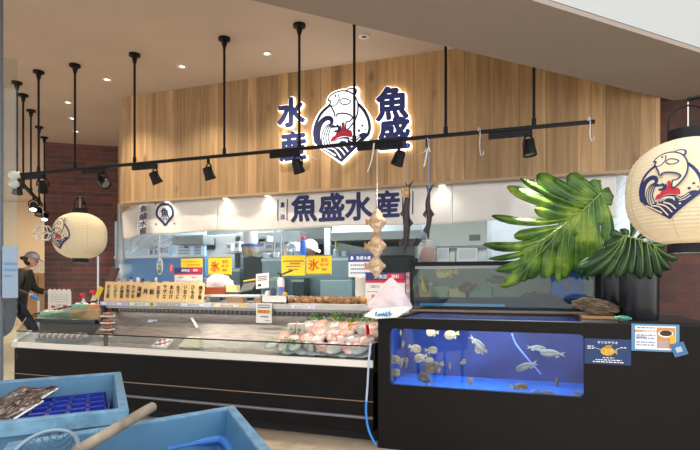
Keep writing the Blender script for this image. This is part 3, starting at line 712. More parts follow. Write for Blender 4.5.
def fish_mesh(name, mats, L=.3, H=.11, T=.05, tail=.3, dorsal=.25, belly=1., fork=.35, seg=14, eye=True, snout=.25, dors_at=(.25, .75)):
    """one continuous fish, nose at +X, back at +Z, origin in its middle; mats: body, fin, eye"""
    b = MB(); n = 14; rings = []
    for i in range(seg + 1):
        k = i / seg; x = L * (.5 - k * .82)
        pr = (math.sin(math.pi * min(1, k * .93 + .07) ** .75)) ** .8 if k < .98 else .0
        pr = max(pr, .13 if k > .8 else .1); pr *= 1 if k > .06 else .7
        rings.append((x, pr))
    vs = []; fs = []
    for x, pr in rings:
        for j in range(n):
            q = 2 * math.pi * j / n; z = math.sin(q); zz_ = z * H / 2 * pr * (belly if z < 0 else 1)
            vs.append((x, math.cos(q) * T / 2 * pr ** .8, zz_))
    for i in range(seg):
        for j in range(n): fs.append((i * n + j, i * n + (j + 1) % n, (i + 1) * n + (j + 1) % n, (i + 1) * n + j))
    fs.append(tuple(range(n))); fs.append(tuple(range(seg * n, seg * n + n))[::-1]); b.add(vs, fs, 0)
    xt = L * (.5 - .82); th = .0025
    b.prism([(xt + .02, -th, H * .07), (xt + .02, -th, -H * .07), (xt - L * .18, -th, -H * tail * 1.25), (xt - L * .18 + L * fork * .3, -th, 0), (xt - L * .18, -th, H * tail * 1.25)], (0, th * 2, 0), 1)
    d0, d1 = dors_at
    top = lambda k: H / 2 * (math.sin(math.pi * min(1, (k / .82) * .93 + .07) ** .75)) ** .8 * .93
    ks = [d0 + (d1 - d0) * i / 6 for i in range(7)]
    up = [(L * (.5 - k), -th, top(k) + H * dorsal * (math.sin(math.pi * (.15 + .85 * (1 - i / 6))) * .5 + .15 * (i % 2))) for i, k in enumerate(ks)]
    b.prism([(L * (.5 - k), -th, top(k) * .9) for k in ks] + up[::-1], (0, th * 2, 0), 1)
    b.prism([(L * -.08, -th, -H * .36 * belly), (L * -.26, -th, -H * .18 * belly), (L * -.24, -th, -H * .42 * belly), (L * -.12, -th, -H * .58 * belly)], (0, th * 2, 0), 1)
    for s in (-1, 1):
        b.prism([(L * .2, s * T * .45, -.02 * H), (L * .05, s * T * .62, H * .05), (L * .06, s * T * .6, -H * .2)], (0, s * .003, 0), 1)
        if eye: b.ball((L * .39, s * T * .30, H * .1), (H * .07, H * .03, H * .07), 8, 6, 2)
    return b.build(name, mats, smooth=50)
def fish_skin(name, back, belly, spots=None, sc=18, rough=.3):
    m = bpy.data.materials.new(name); m.use_nodes = True; nt = m.node_tree; N = nt.nodes; L = nt.links; bs = N['Principled BSDF']; bs.inputs['Roughness'].default_value = rough
    tc = N.new('ShaderNodeTexCoord'); sp = N.new('ShaderNodeSeparateXYZ'); L.new(tc.outputs['Generated'], sp.inputs[0])
    nz = N.new('ShaderNodeTexNoise'); nz.inputs['Scale'].default_value = sc; L.new(tc.outputs['Object'], nz.inputs['Vector'])
    ad = N.new('ShaderNodeMath'); ad.operation = 'MULTIPLY_ADD'; ad.inputs[1].default_value = .35; L.new(nz.outputs['Fac'], ad.inputs[0]); L.new(sp.outputs['Z'], ad.inputs[2])
    r = N.new('ShaderNodeValToRGB'); e = r.color_ramp.elements; e[0].position = .45; e[1].position = .85; e[0].color = rgb(belly); e[1].color = rgb(back); L.new(ad.outputs[0], r.inputs[0])
    out = r.outputs[0]
    if spots:
        vo = N.new('ShaderNodeTexVoronoi'); vo.inputs['Scale'].default_value = 60; L.new(tc.outputs['Object'], vo.inputs['Vector'])
        lt = N.new('ShaderNodeMath'); lt.operation = 'LESS_THAN'; lt.inputs[1].default_value = .33; L.new(vo.outputs['Distance'], lt.inputs[0])
        mx = N.new('ShaderNodeMix'); mx.data_type = 'RGBA'; L.new(lt.outputs[0], mx.inputs[0]); L.new(out, mx.inputs[6]); mx.inputs[7].default_value = rgb(spots); out = mx.outputs[2]
    L.new(out, bs.inputs['Base Color'])
    return m
EYE = M('#0c0c0e', .1)
pink = fish_skin('red_bream_skin', '#cf9e90', '#e6dcd6', None, 22, .22); pfin = M('#d98f7c', .4)
grey = fish_skin('grey_bream_skin', '#8a8878', '#e8e4da', None, 22, .22); gfin = M('#8f8f82', .4)
silv = fish_skin('silver_bream_skin', '#a79c98', '#efeae6', None, 22, .2)
protoF = {'pink': fish_mesh('sea_bream', [pink, pfin, EYE], .29, .125, .06), 'grey': fish_mesh('sea_bream', [grey, gfin, EYE], .27, .11, .055), 'silver': fish_mesh('sea_bream', [silv, gfin, EYE], .32, .135, .065)}
used = set()
desc = {'pink': 'pinkish red sea bream', 'grey': 'greenish grey sea bream', 'silver': 'large silvery sea bream'}
rown = ['front row on the ice', 'second row up the ice', 'third row up the ice', 'top row below the parsley']
rows = [(4.055, 9, 'ggggppppp'), (4.20, 8, 'ppppppsp'), (4.33, 8, 'psppspsp'), (4.45, 7, 'spsppsp')]
ang = math.atan2(.14, .5)
for r_, (y, n, kinds) in enumerate(rows):
    for i in range(n):
        kd = {'g': 'grey', 'p': 'pink', 's': 'silver'}[kinds[i]]
        xs = ix0 + .02 - .05 * (3 - r_) * .6 + .10 * (r_ == 3); x = xs + (CX1 - .12 - xs) * i / (n - 1) + random.uniform(-.012, .012)
        pr = protoF[kd]
        lab = f'{desc[kd]}, {ORD[i]} from the styrofoam blocks in the {rown[r_]}'
        z = slope(x, y) + .046 + .010 * r_
        # nose towards the front, lying on its side
        R = Matrix.Rotation(math.radians(-90 + random.uniform(-48, 40)), 4, 'Z') @ Matrix.Rotation(ang, 4, 'Y') @ Matrix.Rotation(math.radians(70 + random.uniform(-14, 14)), 4, 'X')
        if kd in used: o = pr.copy(); COL.objects.link(o)
        else: o = pr; used.add(kd)
        o.location = (x, y + .03, z); o.rotation_euler = R.to_euler(); o.scale = (random.uniform(.92, 1.06),) * 3
        tag(o, lab, 'fish', 'sea breams on the ice')
# parsley behind the fish
b = MB(); rr = random.Random(3)
for i in range(900):
    u = rr.random(); x = ix0 - .02 + (CX1 - .08 - ix0) * u; y = rr.uniform(4.50, 4.60); top = .97 + .045 * math.sin(u * 17) - (.09 if u < .1 else 0)
    z = rr.uniform(.82, max(.86, top)) - (y - 4.5) * -.2
    p = V((x + rr.uniform(-.02, .02), y - .05 * rr.random(), z)); s = rr.uniform(.012, .026)
    a = V((rr.uniform(-1, 1), rr.uniform(-1, .3), rr.uniform(-.3, 1))).normalized(); c = a.cross(V((rr.uniform(-1, 1), rr.uniform(-1, 1), rr.uniform(-1, 1)))).normalized()
    b.add([p - c * s * .2, p + a * s * .5 + c * s * .5, p + a * s * 1.1 + c * s * .2, p + a * s * 1.3, p + a * s * 1.0 - c * s * .3, p + a * s * .5 - c * s * .6], [(0, 1, 2, 3, 4, 5)], 0 if rr.random() < .65 else 1)
o = b.build('parsley_garnish', [M('#3f7d2f', .5), M('#86b04a', .5)], smooth=0, origin=((ix0 + CX1) / 2, 4.5, .9)); tag(o, 'bushy bank of green parsley behind the fish on ice', 'parsley', kind='stuff')
def sprig(name, label, u, v, Y, n, r, sd):
    rr = random.Random(sd); b = MB(); c = PY(u, v, Y)
    for i in range(n):
        p = c + V((rr.uniform(-r, r), rr.uniform(-r, r) * .6, rr.uniform(-.3, .8) * r)); s = rr.uniform(.01, .022)
        a = V((rr.uniform(-1, 1), rr.uniform(-1, .3), rr.uniform(-.3, 1))).normalized(); q = a.cross(V((rr.uniform(-1, 1), rr.uniform(-1, 1), .3))).normalized()
        b.add([p - q * s * .2, p + a * s * .5 + q * s * .5, p + a * s * 1.3, p + a * s * .5 - q * s * .6], [(0, 1, 2, 3)])
    return tag(b.build(name, M('#4d8a38', .5), smooth=0, origin=c), label, 'parsley')
sprig('parsley_sprig', 'small parsley sprig by the front of the styrofoam blocks', 290, 344, 4.02, 60, .06, 5)
sprig('parsley_sprig', 'parsley sprig lying at the upper edge of the ice by the blocks', 297, 334, 4.2, 50, .05, 6)
# red tag among the fish
c = PY(368, 333, 4.22)
t = thing('red_tongs', 'red plastic handle standing up at the fish beside the black tank', 'handle', c - V((0, 0, .06)))
b = MB(); b.tube([c + V((0, 0, -.045)), c + V((-.003, 0, .02)), c + V((-.008, 0, .07))], [.018, .026, .02], 12, flat=.6); b.build('grip', M('#d11f2c', .3), t)
b = MB(); b.tube([c + V((0, 0, -.12)), c + V((0, 0, -.04))], .006, 8); b.build('shank', WHITE, t)
c = PY(352, 327, 4.4)
o = MB().prism([c + V((-.05, 0, 0)), c + V((.05, -.01, 0)), c + V((.05, -.02, .03)), c + V((-.03, -.005, .032))], (0, .006, .004)).build('fish_tag', M('#c9a33a', .5), origin=c); tag(o, 'small yellow tag lying on the upper fish', 'tag')
# styrofoam blocks
k = 0
for u in (291.5, 300):
    x = XY(u, 4.22); b = MB(); b.box((x - .032, 4.2, .69), (x + .032, 4.27, .92)); o = b.build('styrofoam_block', M('#cfc3b9', .8, var=.08, scale=20), origin=(x, 4.23, .69), bevel=.006)
    tag(o, ['white styrofoam block farther from the fish on ice', 'white styrofoam block touching the parsley beside the fish'][k], 'block'); k += 1
# small things on the empty counter floor
def tray(u, v, Y, label, w=.2, col='#d8cbb0', fill='#9d5a4e'):
    c = PY(u, v, Y); c.z = .69; t = thing('food_pack', label, 'food pack', c)
    b = MB(); b.prism([c + V((-w / 2, -.05, 0)), c + V((w / 2, -.05, 0)), c + V((w / 2 - .01, .06, .06)), c + V((-w / 2 + .01, .06, .06))], (0, .01, -.02)); b.build('tray', M(col, .5), t, smooth=0)
    b = MB(); b.grid(lambda i, j: c + V(((i - .5) * w * .85, -.04 + j * .085, .006 + j * .048 + .012 * math.sin(i * 11) * math.sin(j * 8 + i * 5))), 12, 6); b.build('slices', M(fill, .4, var=.35, scale=30), t)
tray(162, 342, 4.03, 'white pack of red fillet lying in the empty counter well', .17, '#e8e4de', '#a8404c')
c = PY(189, 343, 4.05); c.z = .69
o = MB().prism([c + V((-.12, 0, 0)), c + V((.11, 0, 0)), c + V((.08, .04, .085)), c + V((-.06, .04, .085))], (0, .05, 0)).build('paper_box', M('#dcd0b4', .7), origin=c); tag(o, 'cream folded card box standing in the empty counter well', 'box')
o = sheet('price_card', 'small white and blue card on the steel panel below the menu plates', 'card', PY(150, 323, 4.57) + V((0, -.06, 0)), .12, .055, M('#d7dade'), [('r', .62, .1, .97, .6, M('#3e78c8'))], uy=V((0, .7, .7)))
BLp, w, h = rect(256, 303, 271.5, 323, LY - .025)
sheet('price_card', 'white price card with red writing hanging from the shelf edge', 'card', BLp, w, h, M('#efece6', .5), [('l', .12, .72, .92, .95, 2, tx), ('r', .08, .48, .94, .66, M('#e6b64a')), ('t', '鮮魚直送', .5, .57, .15, RED), ('l', .3, .25, .8, .38, 1, tx), ('l', .6, .08, .9, .16, 1, tx)], .004)
BLp, w, h = rect(192, 318, 199, 328, 4.5)
o = MB().prism([PY(190.5, 318, 4.5), PY(192.5, 317.5, 4.5), PY(198, 327, 4.42), PY(196, 328, 4.42)], (0, .004, .002)).build('plastic_strip', M('#d9d6d0', .4), origin=PY(194, 322, 4.46)); tag(o, 'slanting translucent plastic strip on the steel back panel', 'strip')

# stack of packs at the shelf's brick end
for i in range(5):
    c = PY(107.5, 341 - i * 6.6, 4.34 + .02 * i); t = thing('meat_pack', f'reddish pack of dried strips, {ORD[i]} up in the pile at the shelf end', 'food pack', c, 'packs piled at the shelf end')
    b = MB(); b.box(c + V((-.062, -.045, -.026)), c + V((.062, .045, -.008))); b.build('tray', M('#e3d6cc', .5), t, smooth=0, bevel=.004)
    b = MB(); b.ball(c + V((0, 0, .006)), (.058, .042, .022), 14, 8, fn=lambda d: 1 + .16 * mnoise.noise(d * 4 + V((i, 0, 0)))); b.build('contents', M('#9c6a5c', .5, var=.45, scale=40), t)
# packs in the low left case
for i in range(7):
    u = 45 + i * 6; c = PY(u, 338.5, 4.2); c.z = max(c.z, .69); t = thing('sashimi_pack', f'clear pack of brown and white slices, {ORD[i]} from the open corner of the low case', 'food pack', c, 'sashimi packs in the low case')
    b = MB(); b.box(c + V((-.05, -.07, -.03)), c + V((.05, .09, 0))); b.build('tray', M('#2f2b2e', .4), t, smooth=0)
    b = MB()
    for q in range(6): b.ball(c + V((-.03 + .03 * (q % 3), -.03 + .06 * (q // 3), .02 + .012 * (q // 3))), (.016, .03, .026), 10, 6, q % 2)
    b.build('slices', [M('#7c3f36', .4), M('#d9c6ae', .4)], t)
    if i == 0: continue
for i in range(6):
    u = 47 + i * 5.2; c = PY(u, 309.5 - i * .9, 4.72); c.z = .885; t = thing('green_pack', f'pale green food pack, {ORD[i]} from the brick side on the step of the low case', 'food pack', c, 'pale green packs on the step')
    b = MB(); b.box(c + V((-.055, -.05, -.025)), c + V((.055, .05, .045))); b.build('carton', M('#8fc3a6', .5, var=.15, scale=14), t, smooth=0, bevel=.008)
    b = MB(); b.ball(c + V((0, -.01, .05)), (.035, .03, .02), 10, 6); b.build('contents', M('#e6d3b4' if i % 2 else '#dfe9df', .5), t)
for i, (u0, u1) in enumerate(((73, 100),)):
    x0, x1 = XY(u0, 4.62), XY(u1, 4.62); b = MB(); b.box((x0, 4.6, .862), (x1, 4.72, .98)); o = b.build('wood_crate', M('#c9a878', .6, var=.12, scale=10), origin=((x0 + x1) / 2, 4.66, .862), bevel=.004); tag(o, 'pale wooden box holding packs beside the menu plates', 'box')
for i in range(3):
    c = PY(78 + i * 7.5, 303, 4.66); c.z = 1.0; b = MB(); b.box(c + V((-.05, -.045, -.018)), c + V((.05, .05, .03))); b.ball(c + V((0, 0, .035)), (.035, .03, .015), 10, 6, 1)
    tag(b.build('green_pack', [M('#7fb9a0' if i < 2 else '#d99a72', .5), M('#f0e6d2', .5)], origin=c - V((0, 0, .018)), bevel=.004), ['green pack on the wooden box nearest the white poster', 'green pack in the middle of the wooden box', 'orange pack on the wooden box next to the menu plates'][i], 'food pack')
BLp, w, h = rect(48, 292, 71, 312, 4.95); 
o = sheet('scalloped_poster', 'white wavy-topped poster with small red pictures by the brick wall', 'poster', BLp, w, h, M('#e9e3dc', .6), [('l', .1, .45, .9, .92, 4, M('#c9bfb8')), ('r', .14, .2, .32, .32, RED), ('r', .66, .22, .84, .36, RED), ('l', .38, .1, .6, .4, 3, M('#8a9a90'))])
for i in range(8):
    pass
b = MB()
for i in range(5): b.lathe([(.001, -.003), (w * .1, -.003), (w * .1, .003), (.001, .003)], (0, 0, 0), 12, 0, Matrix.Translation(BLp + V((w * (.1 + .2 * i), -.002, h))) @ Matrix.Rotation(math.pi / 2, 4, 'X'))
ch = b.build('scallop_edge', M('#e9e3dc', .6), o)
# spray bottles
for i, (u, v) in enumerate(((83.5, 297), (93.5, 294))):
    c = PY(u, v + 6, 4.82); t = thing('spray_bottle', ['red-topped clear spray bottle nearer the white poster', 'red-topped clear spray bottle nearer the menu plates'][i], 'spray bottle', V((c.x, 4.82, .862)))
    b = MB(); z0 = .862; zt = c.z + .05; b.lathe([(.03, z0), (.034, z0 + .02), (.034, zt - .06), (.014, zt - .01), (.013, zt + .01)], (c.x, 4.82, 0), 16); b.build('bottle', M('#cdd3d4', .2), t)
    b = MB(); b.lathe([(.016, zt + .005), (.016, zt + .035)], (c.x, 4.82, 0), 14); b.cbox((c.x - .012, 4.82, zt + .052), (.06, .024, .034)); b.build('trigger_head', M('#d42a36', .4), t)
    b = MB(); b.lathe([(.035, zt - .1), (.035, zt - .065)], (c.x, 4.82, 0), 14, cap=False); b.build('red_band', M('#cf3f48', .4), t)
BLp = PY(95.5, 299, 4.62)
o = MB().prism([PY(93.5, 299, 4.60), PY(98.5, 298, 4.6), PY(103.5, 288, 4.6), PY(99, 286, 4.6)], (0, .006, 0)).build('yellow_tag', M('#f0cf2e', .5), origin=PY(98, 299, 4.6)); tag(o, 'leaning yellow card beside the first menu plate', 'card')
o = MB().prism([PY(105, 281, 4.75), PY(112, 281, 4.75), PY(117, 268, 4.75), PY(112, 267, 4.75)], (0, .05, 0)).build('leaning_box', M('#5c4036', .6), origin=PY(108, 281, 4.75)); tag(o, 'brown leaning box behind the first menu plates', 'box')

# ------------------------------------------------------------------ things on the steel shelf
def on(u, Y, z=LT): return V((XY(u, Y), Y, z))
k = 0
for u, h, r, col, cap, lab in ((119, .13, .03, '#e5e2df', '#c43c3c', 'white sauce bottle with red cap behind the menu plates'), (124, .12, .028, '#d8c6c4', '#b8b8b8', 'pinkish jar behind the lettered plate with わかめ'), (131, .15, .03, '#c7bfc0', '#3c3c44', 'dark-capped bottle behind the menu plates'), (138, .14, .033, '#dcd5d2', '#e8e8e8', 'white-capped jar behind the menu plates'), (143, .13, .03, '#8c5d50', '#30303a', 'brown bottle behind the plate lettered 丼'), (156, .14, .025, '#d9b8ae', '#e4e4e4', 'small pink bottle alone behind the plate lettered お造り')):
    Y = 4.82; zb = LT; c = on(u, Y); t = thing('sauce_bottle', lab, 'bottle', c)
    h += .12
    b = MB(); b.lathe([(r * .9, 0), (r, .01), (r, h * .7), (r * .5, h * .85), (r * .45, h * .9)], c, 14); b.build('bottle', M(col, .35), t)
    b = MB(); b.lathe([(r * .55, h * .88), (r * .55, h)], c, 12); b.build('cap', M(cap, .4), t)
c = on(215, 4.85); o = MB().prism([c + V((-.13, 0, .06)), c + V((.12, 0, .06)), c + V((.09, 0, .15)), c + V((-.09, 0, .15)), c + V((-.13, 0, .13))], (0, .09, 0)).build('wooden_block', M('#9c4a30', .5, var=.15), origin=c); tag(o, 'reddish brown wooden block next to the last menu plate', 'block')
b = MB(); b.ball(on(219, 5.0) + V((0, 0, .19)), (.17, .06, .10), 24, 14, fn=lambda d: 1 + .28 * mnoise.noise(d * 2.6) + .1 * mnoise.noise(d * 8)); o = b.build('crumpled_bag', M('#e4e1e0', .5, bump=.4, scale=14), origin=on(219, 5.0)); tag(o, 'crumpled white plastic bag behind the reddish block below the ice sign', 'bag')
c = on(233, 4.92); b = MB(); b.box(c + V((-.065, -.04, .10)), c + V((.065, .04, .175))); o = b.build('butter_box', M('#e6cf94', .6), origin=c, bevel=.003); tag(o, 'cream yellow box beside the crumpled white bag', 'box')
c = on(246, 4.9); t = thing('tool_tray', 'dark slanting tray with a yellow rim on the counter shelf', 'tray', c)
b = MB(); b.prism([c + V((-.07, -.03, .10)), c + V((.09, -.03, .13)), c + V((.12, .03, .23)), c + V((-.04, .03, .20))], (0, .012, -.008)); b.build('tray', M('#53585a', .5), t, smooth=0)
b = MB(); b.tube([c + V((-.045, .02, .215)), c + V((.125, .02, .24))], .009, 8); b.build('rim', M('#d8b23c', .5), t)
x0, x1 = XY(205, 4.72), XY(262, 4.72); b = MB(); b.box((x0, 4.66, LT + .052), (x1, 4.95, LT + .075)); b.box((x0 + .02, 4.7, LT), (x0 + .07, 4.9, LT + .052)); b.box((x1 - .07, 4.7, LT), (x1 - .02, 4.9, LT + .052))
o = b.build('steel_riser', STEELW, origin=((x0 + x1) / 2, 4.8, LT), bevel=.004); tag(o, 'low shiny steel riser carrying boxes next to the menu plates', 'riser')
for u0, u1, lab in ((229, 246, 'brown cardboard block tucked under the steel riser'), (257, 265, 'dark brown carton at the end of the steel riser')):
    b = MB(); b.box((XY(u0, 4.62), 4.56, LT), (XY(u1, 4.62), 4.64, LT + .05)); o = b.build('carton', M('#9a7a5c', .7), origin=(XY((u0 + u1) / 2, 4.6), 4.6, LT)); tag(o, lab, 'carton')
BLp, w, h = rect(256, 274, 268.5, 289, 4.75)
sheet('price_card', 'white note card standing on the steel riser with a small code of dots', 'card', BLp, w, h, M('#efeceb', .5), [('l', .15, .5, .85, .85, 3, tx), ('r', .15, .15, .4, .3, tx)], ux=V((1, .06, .1)))
o = MB().tube([on(262, 4.76) + V((0, 0, .075)), PY(262, 288, 4.757)], .006, 6).build('card_stand', STEELD, origin=on(262, 4.76, LT + .07)); tag(o, 'thin metal stand holding the white note card up', 'stand')
c = on(275.5, 4.62); t = thing('white_tub', 'low white plastic tub holding small bottles beside the brown shells', 'tub', c)
x0, x1 = XY(264, 4.62), XY(290, 4.62); b = MB(); b.box((x0, 4.56, LT), (x1, 4.72, LT + .012)); b.box((x0, 4.56, LT), (x1, 4.57, LT + .075)); b.box((x0, 4.71, LT), (x1, 4.72, LT + .075)); b.box((x0, 4.56, LT), (x0 + .01, 4.72, LT + .075)); b.box((x1 - .01, 4.56, LT), (x1, 4.72, LT + .075)); b.build('tub', M('#e5e1da', .4), t, smooth=0)
for u, col, h, lab in ((273, '#3b4a60', .14, 'dark blue pot in the white tub'), (281, '#3f74b8', .15, 'blue-capped jar in the white tub'), (284.5, '#c79a50', .1, 'amber block in the white tub'), (268, '#e8e4e0', .11, 'white cup in the white tub')):
    c = on(u, 4.64, LT + .013); o = MB().lathe([(.024, 0), (.028, .01), (.027, h * .85), (.02, h)], c, 14).build('small_pot', M(col, .4), origin=c); tag(o, lab, 'pot')
c = on(281, 4.85); t = thing('spray_bottle', 'slim white bottle with pink label and black spray nozzle', 'bottle', c)
b = MB(); b.lathe([(.035, 0), (.037, .02), (.037, .23), (.02, .26)], c, 16); b.build('bottle', M('#e6dcdc', .4), t)
b = MB(); b.tube([c + V((0, 0, .25)), c + V((0, 0, .29)), c + V((-.03, -.02, .3))], .012, 8); b.tube([c + V((0, 0, .285)), c + V((.14, -.02, .33))], .01, 8); b.build('nozzle', M('#22222a', .4), t)
b = MB(); b.lathe([(.0375, .06), (.0375, .16)], c, 16, cap=False); b.build('pink_label', M('#d99a9c', .5), t)
# brown shells
shm = M('#a8794e', .6, var=.5, scale=30, bump=.8, var2='#5f4128')
proto = None
for r_ in range(2):
    for i in range(10):
        u = 292.5 + i * 7.1 + r_ * 3.4
        if u > 360: continue
        Y = 4.60 + .13 * r_; c = on(u, Y, LT + .03)
        lab = f'rough brown shell, {ORD[i]} from the white tub in the {["front", "back"][r_]} row on the shelf'
        if proto is None:
            b = MB(); b.ball((0, 0, 0), (.045, .05, .042), 18, 12, fn=lambda d: 1 + .22 * mnoise.noise(d * 2.2) + .12 * mnoise.noise(d * 6) + .04 * math.sin(d.x * 20)); o = proto = b.build('turban_shell', shm)
        else: o = proto.copy(); COL.objects.link(o)
        o.location = c; o.rotation_euler = (random.uniform(-.3, .3), random.uniform(-.3, .3), random.uniform(0, 6)); tag(o, lab, 'shell', 'brown shells along the shelf')
o = MB().box((XY(290.5, 4.56), 4.53, LT), (XY(366, 4.6), 4.82, LT + .006)).build('shell_tray', M('#c9c4bc', .4, .3), origin=(XY(330, 4.6), 4.67, LT)); tag(o, 'flat pale tray under the brown shells', 'tray')
c = on(360.5, 4.95); o = MB().lathe([(.055, 0), (.052, .22), (.055, .225), (.055, .255), (.04, .258)], c, 20).build('white_canister', M('#e3ddd0', .5), origin=c); tag(o, 'tall cream white canister behind the brown shells', 'canister')
c = on(362, 4.7); o = MB().ball(c + V((0, 0, .035)), (.05, .04, .035), 14, 8, fn=lambda d: 1 + .2 * mnoise.noise(d * 3)).build('ginger_lump', M('#c98f3e', .6, var=.2), origin=c); tag(o, 'orange brown lump at the end of the shell row', 'food')
# ------------------------------------------------------------------ black aquarium unit
AY, AX0, AX1, AZ = 3.90, -1.135, 1.13, 1.01; AB = 5.02
wx0, wx1, wz0, wz1 = XY(389.5, AY), XY(584, AY), .497, .933
blk = M('#14110f', .6, spec=.2, var=.12, scale=3, name='black_aquarium_laminate')
t = thing('aquarium_unit', 'large black aquarium unit with a wide blue viewing window', 'aquarium', ((AX0 + AX1) / 2, AY + .5, 0)); AQ = t
def rrect(x0, x1, z0, z1, r, y, n=6):
    out = []
    for cx, cz, a0 in ((x1 - r, z1 - r, 0), (x0 + r, z1 - r, 90), (x0 + r, z0 + r, 180), (x1 - r, z0 + r, 270)):
        for i in range(n + 1):
            a = math.radians(a0 + 90 * i / n); out.append(V((cx + r * math.cos(a), y, cz + r * math.sin(a))))
    return out
hole = rrect(wx0, wx1, wz0, wz1, .035, AY); nh = len(hole)
b = MB()
outer = [V((AX1, AY, AZ)), V((AX0, AY, AZ)), V((AX0, AY, 0)), V((AX1, AY, 0))]
for q in range(4):   # one wedge per corner, one trapezoid per side
    arc = hole[q * 7:q * 7 + 7]; b.add([outer[q]] + arc, [(0, i + 1, i + 2) for i in range(6)])
    nx = (q + 1) % 4; b.add([outer[q], outer[nx], hole[nx * 7], hole[q * 7 + 6]], [(0, 1, 2, 3)])
bk = [p + V((0, .05, 0)) for p in hole]; b.add(hole + bk, [(i, (i + 1) % nh, (i + 1) % nh + nh, i + nh) for i in range(nh)])
b.build('front_panel', blk, t, smooth=0)
b = MB(); b.box((AX0, AY + .051, 0), (AX0 + .03, AB, AZ)); b.box((AX1 - .03, AY + .051, 0), (AX1, AB, AZ)); b.box((AX0 + .03, AB - .03, 0), (AX1 - .03, AB, AZ)); b.box((AX0, AY + .003, .4), (AX0 + .012, AY + .05, AZ)); b.build('carcass', blk, t, smooth=0)
ox0, ox1 = XY(399, AY + .1), XY(582, AY + .1)
b = MB(); b.box((AX0, AY + .001, .985), (AX1, AY + .07, AZ + .004)); b.box((AX0, AY + .02, .985), (ox0, AB, AZ + .004)); b.box((ox1, AY + .02, .985), (AX1, AB, AZ + .004)); b.box((ox0, 4.86, .985), (ox1, AB, AZ + .004)); b.build('top_frame', M('#1a1612', .5, var=.15, scale=3), t, smooth=0)
b = MB(); b.add([(ox0, AY + .02, 1.0), (ox1, AY + .02, 1.0), (ox1, 4.86, 1.0), (ox0, 4.86, 1.0)], [(0, 1, 2, 3)])
wat = film_mat('tank_water', '#2442a0', .9, .25); b.build('water', wat, t, smooth=0)
mb_ = M('#34528f', .6, var=.35, scale=2.2, name='blue_tank_wall', var2='#162a5c'); mfl = M('#2274cc', .6, var=.25, scale=3, name='blue_tank_floor')
b = MB(); TB = 4.72
b.box((wx0 - .06, TB, wz0 - .05), (wx1 + .06, TB + .02, .96), 0); b.box((wx0 - .08, AY + .051, wz0 - .05), (wx0 - .06, TB, .96), 0); b.box((wx1 + .06, AY + .051, wz0 - .05), (wx1 + .08, TB, .96), 0); b.box((wx0 - .06, AY + .051, wz0 - .07), (wx1 + .06, TB, wz0 - .05), 1)
b.build('tank_lining', [mb_, mfl], t, smooth=0)
pane = MB().prism([p + V((0, .012, 0)) for p in rrect(wx0 + .001, wx1 - .001, wz0 + .001, wz1 - .001, .034, AY)], (0, .012, 0)); pane.build('window_pane', glass_mat('acrylic', '#e2e8fb', .15), t, smooth=0)
L = bpy.data.lights.new('tank_lamp', 'AREA'); L.shape = 'RECTANGLE'; L.size = 1.35; L.size_y = .5; L.energy = 5.5; L.color = (.9, .96, 1.)
lo = bpy.data.objects.new('tank_lamp', L); COL.objects.link(lo); lo.location = ((wx0 + wx1) / 2, 4.3, .955)
L = bpy.data.lights.new('tank_front_fill', 'AREA'); L.shape = 'RECTANGLE'; L.size = 1.3; L.size_y = .08; L.energy = 3; L.color = (.95, .97, 1.)  # unseen fill light added behind the window top to brighten the fish
lo = bpy.data.objects.new('tank_front_fill', L); COL.objects.link(lo); lo.location = ((wx0 + wx1) / 2, 3.975, .955); lo.rotation_euler = (.7, 0, 0)
# airline in the tank
b = MB(); b.tube(cr([PY(512, 334, 4.4), PY(516, 344, 4.45), PY(527, 358, 4.5), PY(541, 374, 4.6)], 6), .007, 8); o = b.build('air_tube', M('#a9c4f2', .4), origin=PY(541, 374, 4.6)); tag(o, 'pale curved air tube inside the blue window tank', 'tube')

file_ = fish_skin('filefish_skin', '#a8925a', '#ecd9a0', '#7a6540', 20, .4); ffin = M('#b7a860', .5)
parrot = fish_skin('dark_filefish_skin', '#6b5a34', '#b8a25e', '#3a3020', 20, .4)
horse = fish_skin('horse_mackerel_skin', '#6a735a', '#d0c8a4', None, 20, .3); hfin = M('#c8bf8a', .5)
PF = {'file': (lambda nm: fish_mesh(nm, [file_, ffin, EYE], .17, .105, .035, .2, .15, 1.05, .1)), 'dark': (lambda nm: fish_mesh(nm, [parrot, ffin, EYE], .26, .15, .05, .18, .15, 1.05, .05)), 'horse': (lambda nm: fish_mesh(nm, [horse, hfin, EYE], .21, .066, .035, .26, .2, 1., .5))}
names = {'file': 'filefish', 'dark': 'filefish', 'horse': 'mackerel'}; pb = {}
def swim(kind, u, v, Y, scale, yaw, pitch, label, roll=0, grp='fish swimming in the window tank'):
    if kind not in pb: o = pb[kind] = PF[kind](names[kind])
    else: o = pb[kind].copy(); COL.objects.link(o)
    o.location = PY(u, v, Y); o.rotation_euler = (math.radians(roll), math.radians(-pitch), math.radians(yaw)); o.scale = (scale * {'file': .68, 'dark': .66, 'horse': .72}.get(kind, 1.),) * 3
    return tag(o, label, 'fish', grp)
